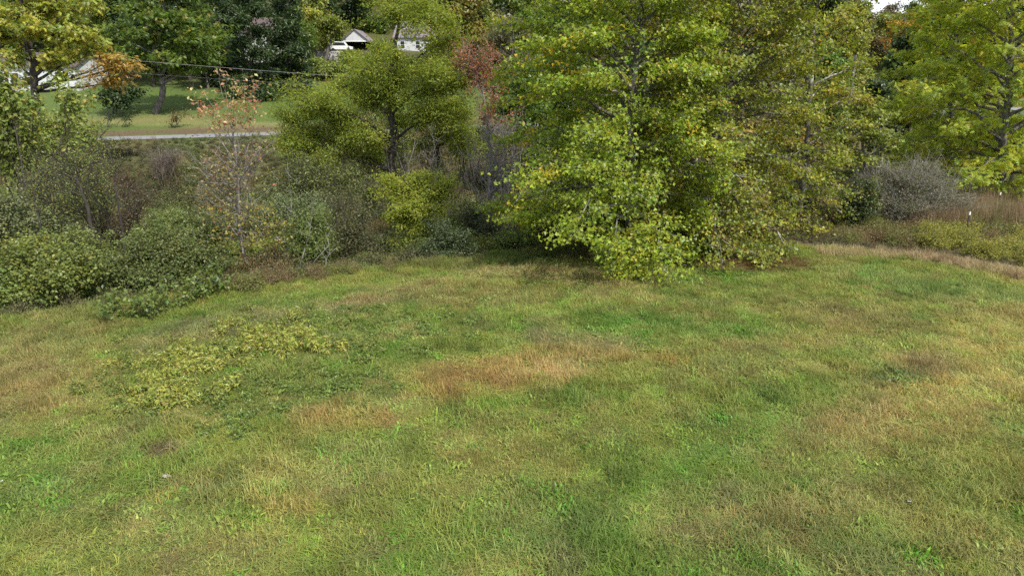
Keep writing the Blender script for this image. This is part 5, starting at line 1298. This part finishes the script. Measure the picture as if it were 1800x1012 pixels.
def scrap(px, py, s, label):
    P0 = on_ground(px, py); gg = rs(px + 1); V_ = []; F_ = []
    for q in range(4):
        a_ = q * 1.7 + gg.uniform(-.3, .3); d_ = np.array([math.cos(a_), math.sin(a_)]); n_ = np.array([-d_[1], d_[0]]); o = len(V_)
        for t, w_ in ((0, .25), (.5, .3), (1, .05)):
            for sg in (-1, 1): V_.append((s * (d_[0] * t + n_[0] * w_ * sg), s * (d_[1] * t + n_[1] * w_ * sg), .12 + s * .5 * t * gg.uniform(.5, 1)))
        F_ += [[o, o + 1, o + 3, o + 2], [o + 2, o + 3, o + 5, o + 4]]
    me = bpy.data.meshes.new('scrap'); me.from_pydata(V_, [], F_); me.materials.append(SCRAP); me.update()
    tag(mobj('white_scrap', me, None, tuple(P0)), label, 'scrap')
scrap(1597, 885, .045, 'small crumpled white scrap in the grass at the lower right')
scrap(4, 848, .035, 'small crumpled white scrap in the grass at the left edge')

# single taller tufts that stand out in the field
def single_tuft(px, py, kind, colr, sc_, label):
    P0 = on_ground(px, py); src = tufts[kind]; me = src.copy(); me.materials.clear(); me.materials.append(LEAF)
    o = mobj('grass_tuft', me, None, tuple(P0)); o.rotation_euler = (0, 0, px * .7); o.scale = sc_; o.color = (*colr, 1); tag(o, label, 'grass tuft', 'taller grass tufts in the field')
for a_ in [(1095, 828, 2, (.18, .20, .06), (1.2, 1.2, 1.5), 'dark olive tall grass tuft in the lower right centre of the field'), (1045, 858, 2, (.13, .17, .05), (1, 1, 1.3), 'green tall grass tuft left of the dark olive one'),
           (510, 892, 2, (.36, .32, .09), (1.3, 1.2, 1.5), 'yellow straw tuft in the lower left of the field'), (545, 882, 3, (.34, .30, .09), (1.2, 1.2, 1.5), 'thin yellow straw tuft right of the fuller straw one'),
           (1612, 522, 2, (.20, .22, .06), (1.5, 1.5, 1.9), 'olive tall tuft near the right field edge, left of three'), (1660, 532, 2, (.20, .22, .06), (1.5, 1.4, 1.7), 'olive tall tuft near the right field edge, middle of three'),
           (1700, 545, 2, (.17, .20, .06), (1.5, 1.4, 1.7), 'olive tall tuft near the right field edge, right of three'), (340, 800, 2, (.20, .25, .06), (1.5, 1.4, 1.4), 'green tall tuft above the pale flat stone'),
           (300, 815, 2, (.17, .23, .055), (1.4, 1.4, 1.3), 'bent green tuft just left above the pale flat stone'), (1600, 662, 4, (.11, .16, .05), (1.6, 1.5, 1.5), 'dark leafy tuft beside the dry yellow grass on the right'),
           (1565, 668, 4, (.11, .155, .05), (1.5, 1.4, 1.4), 'dark leafy tuft left of the other dark one by the dry grass'), (1235, 795, 2, (.16, .24, .06), (1.4, 1.3, 1.4), 'fresh green tuft in the right centre of the field')]: single_tuft(*a_)
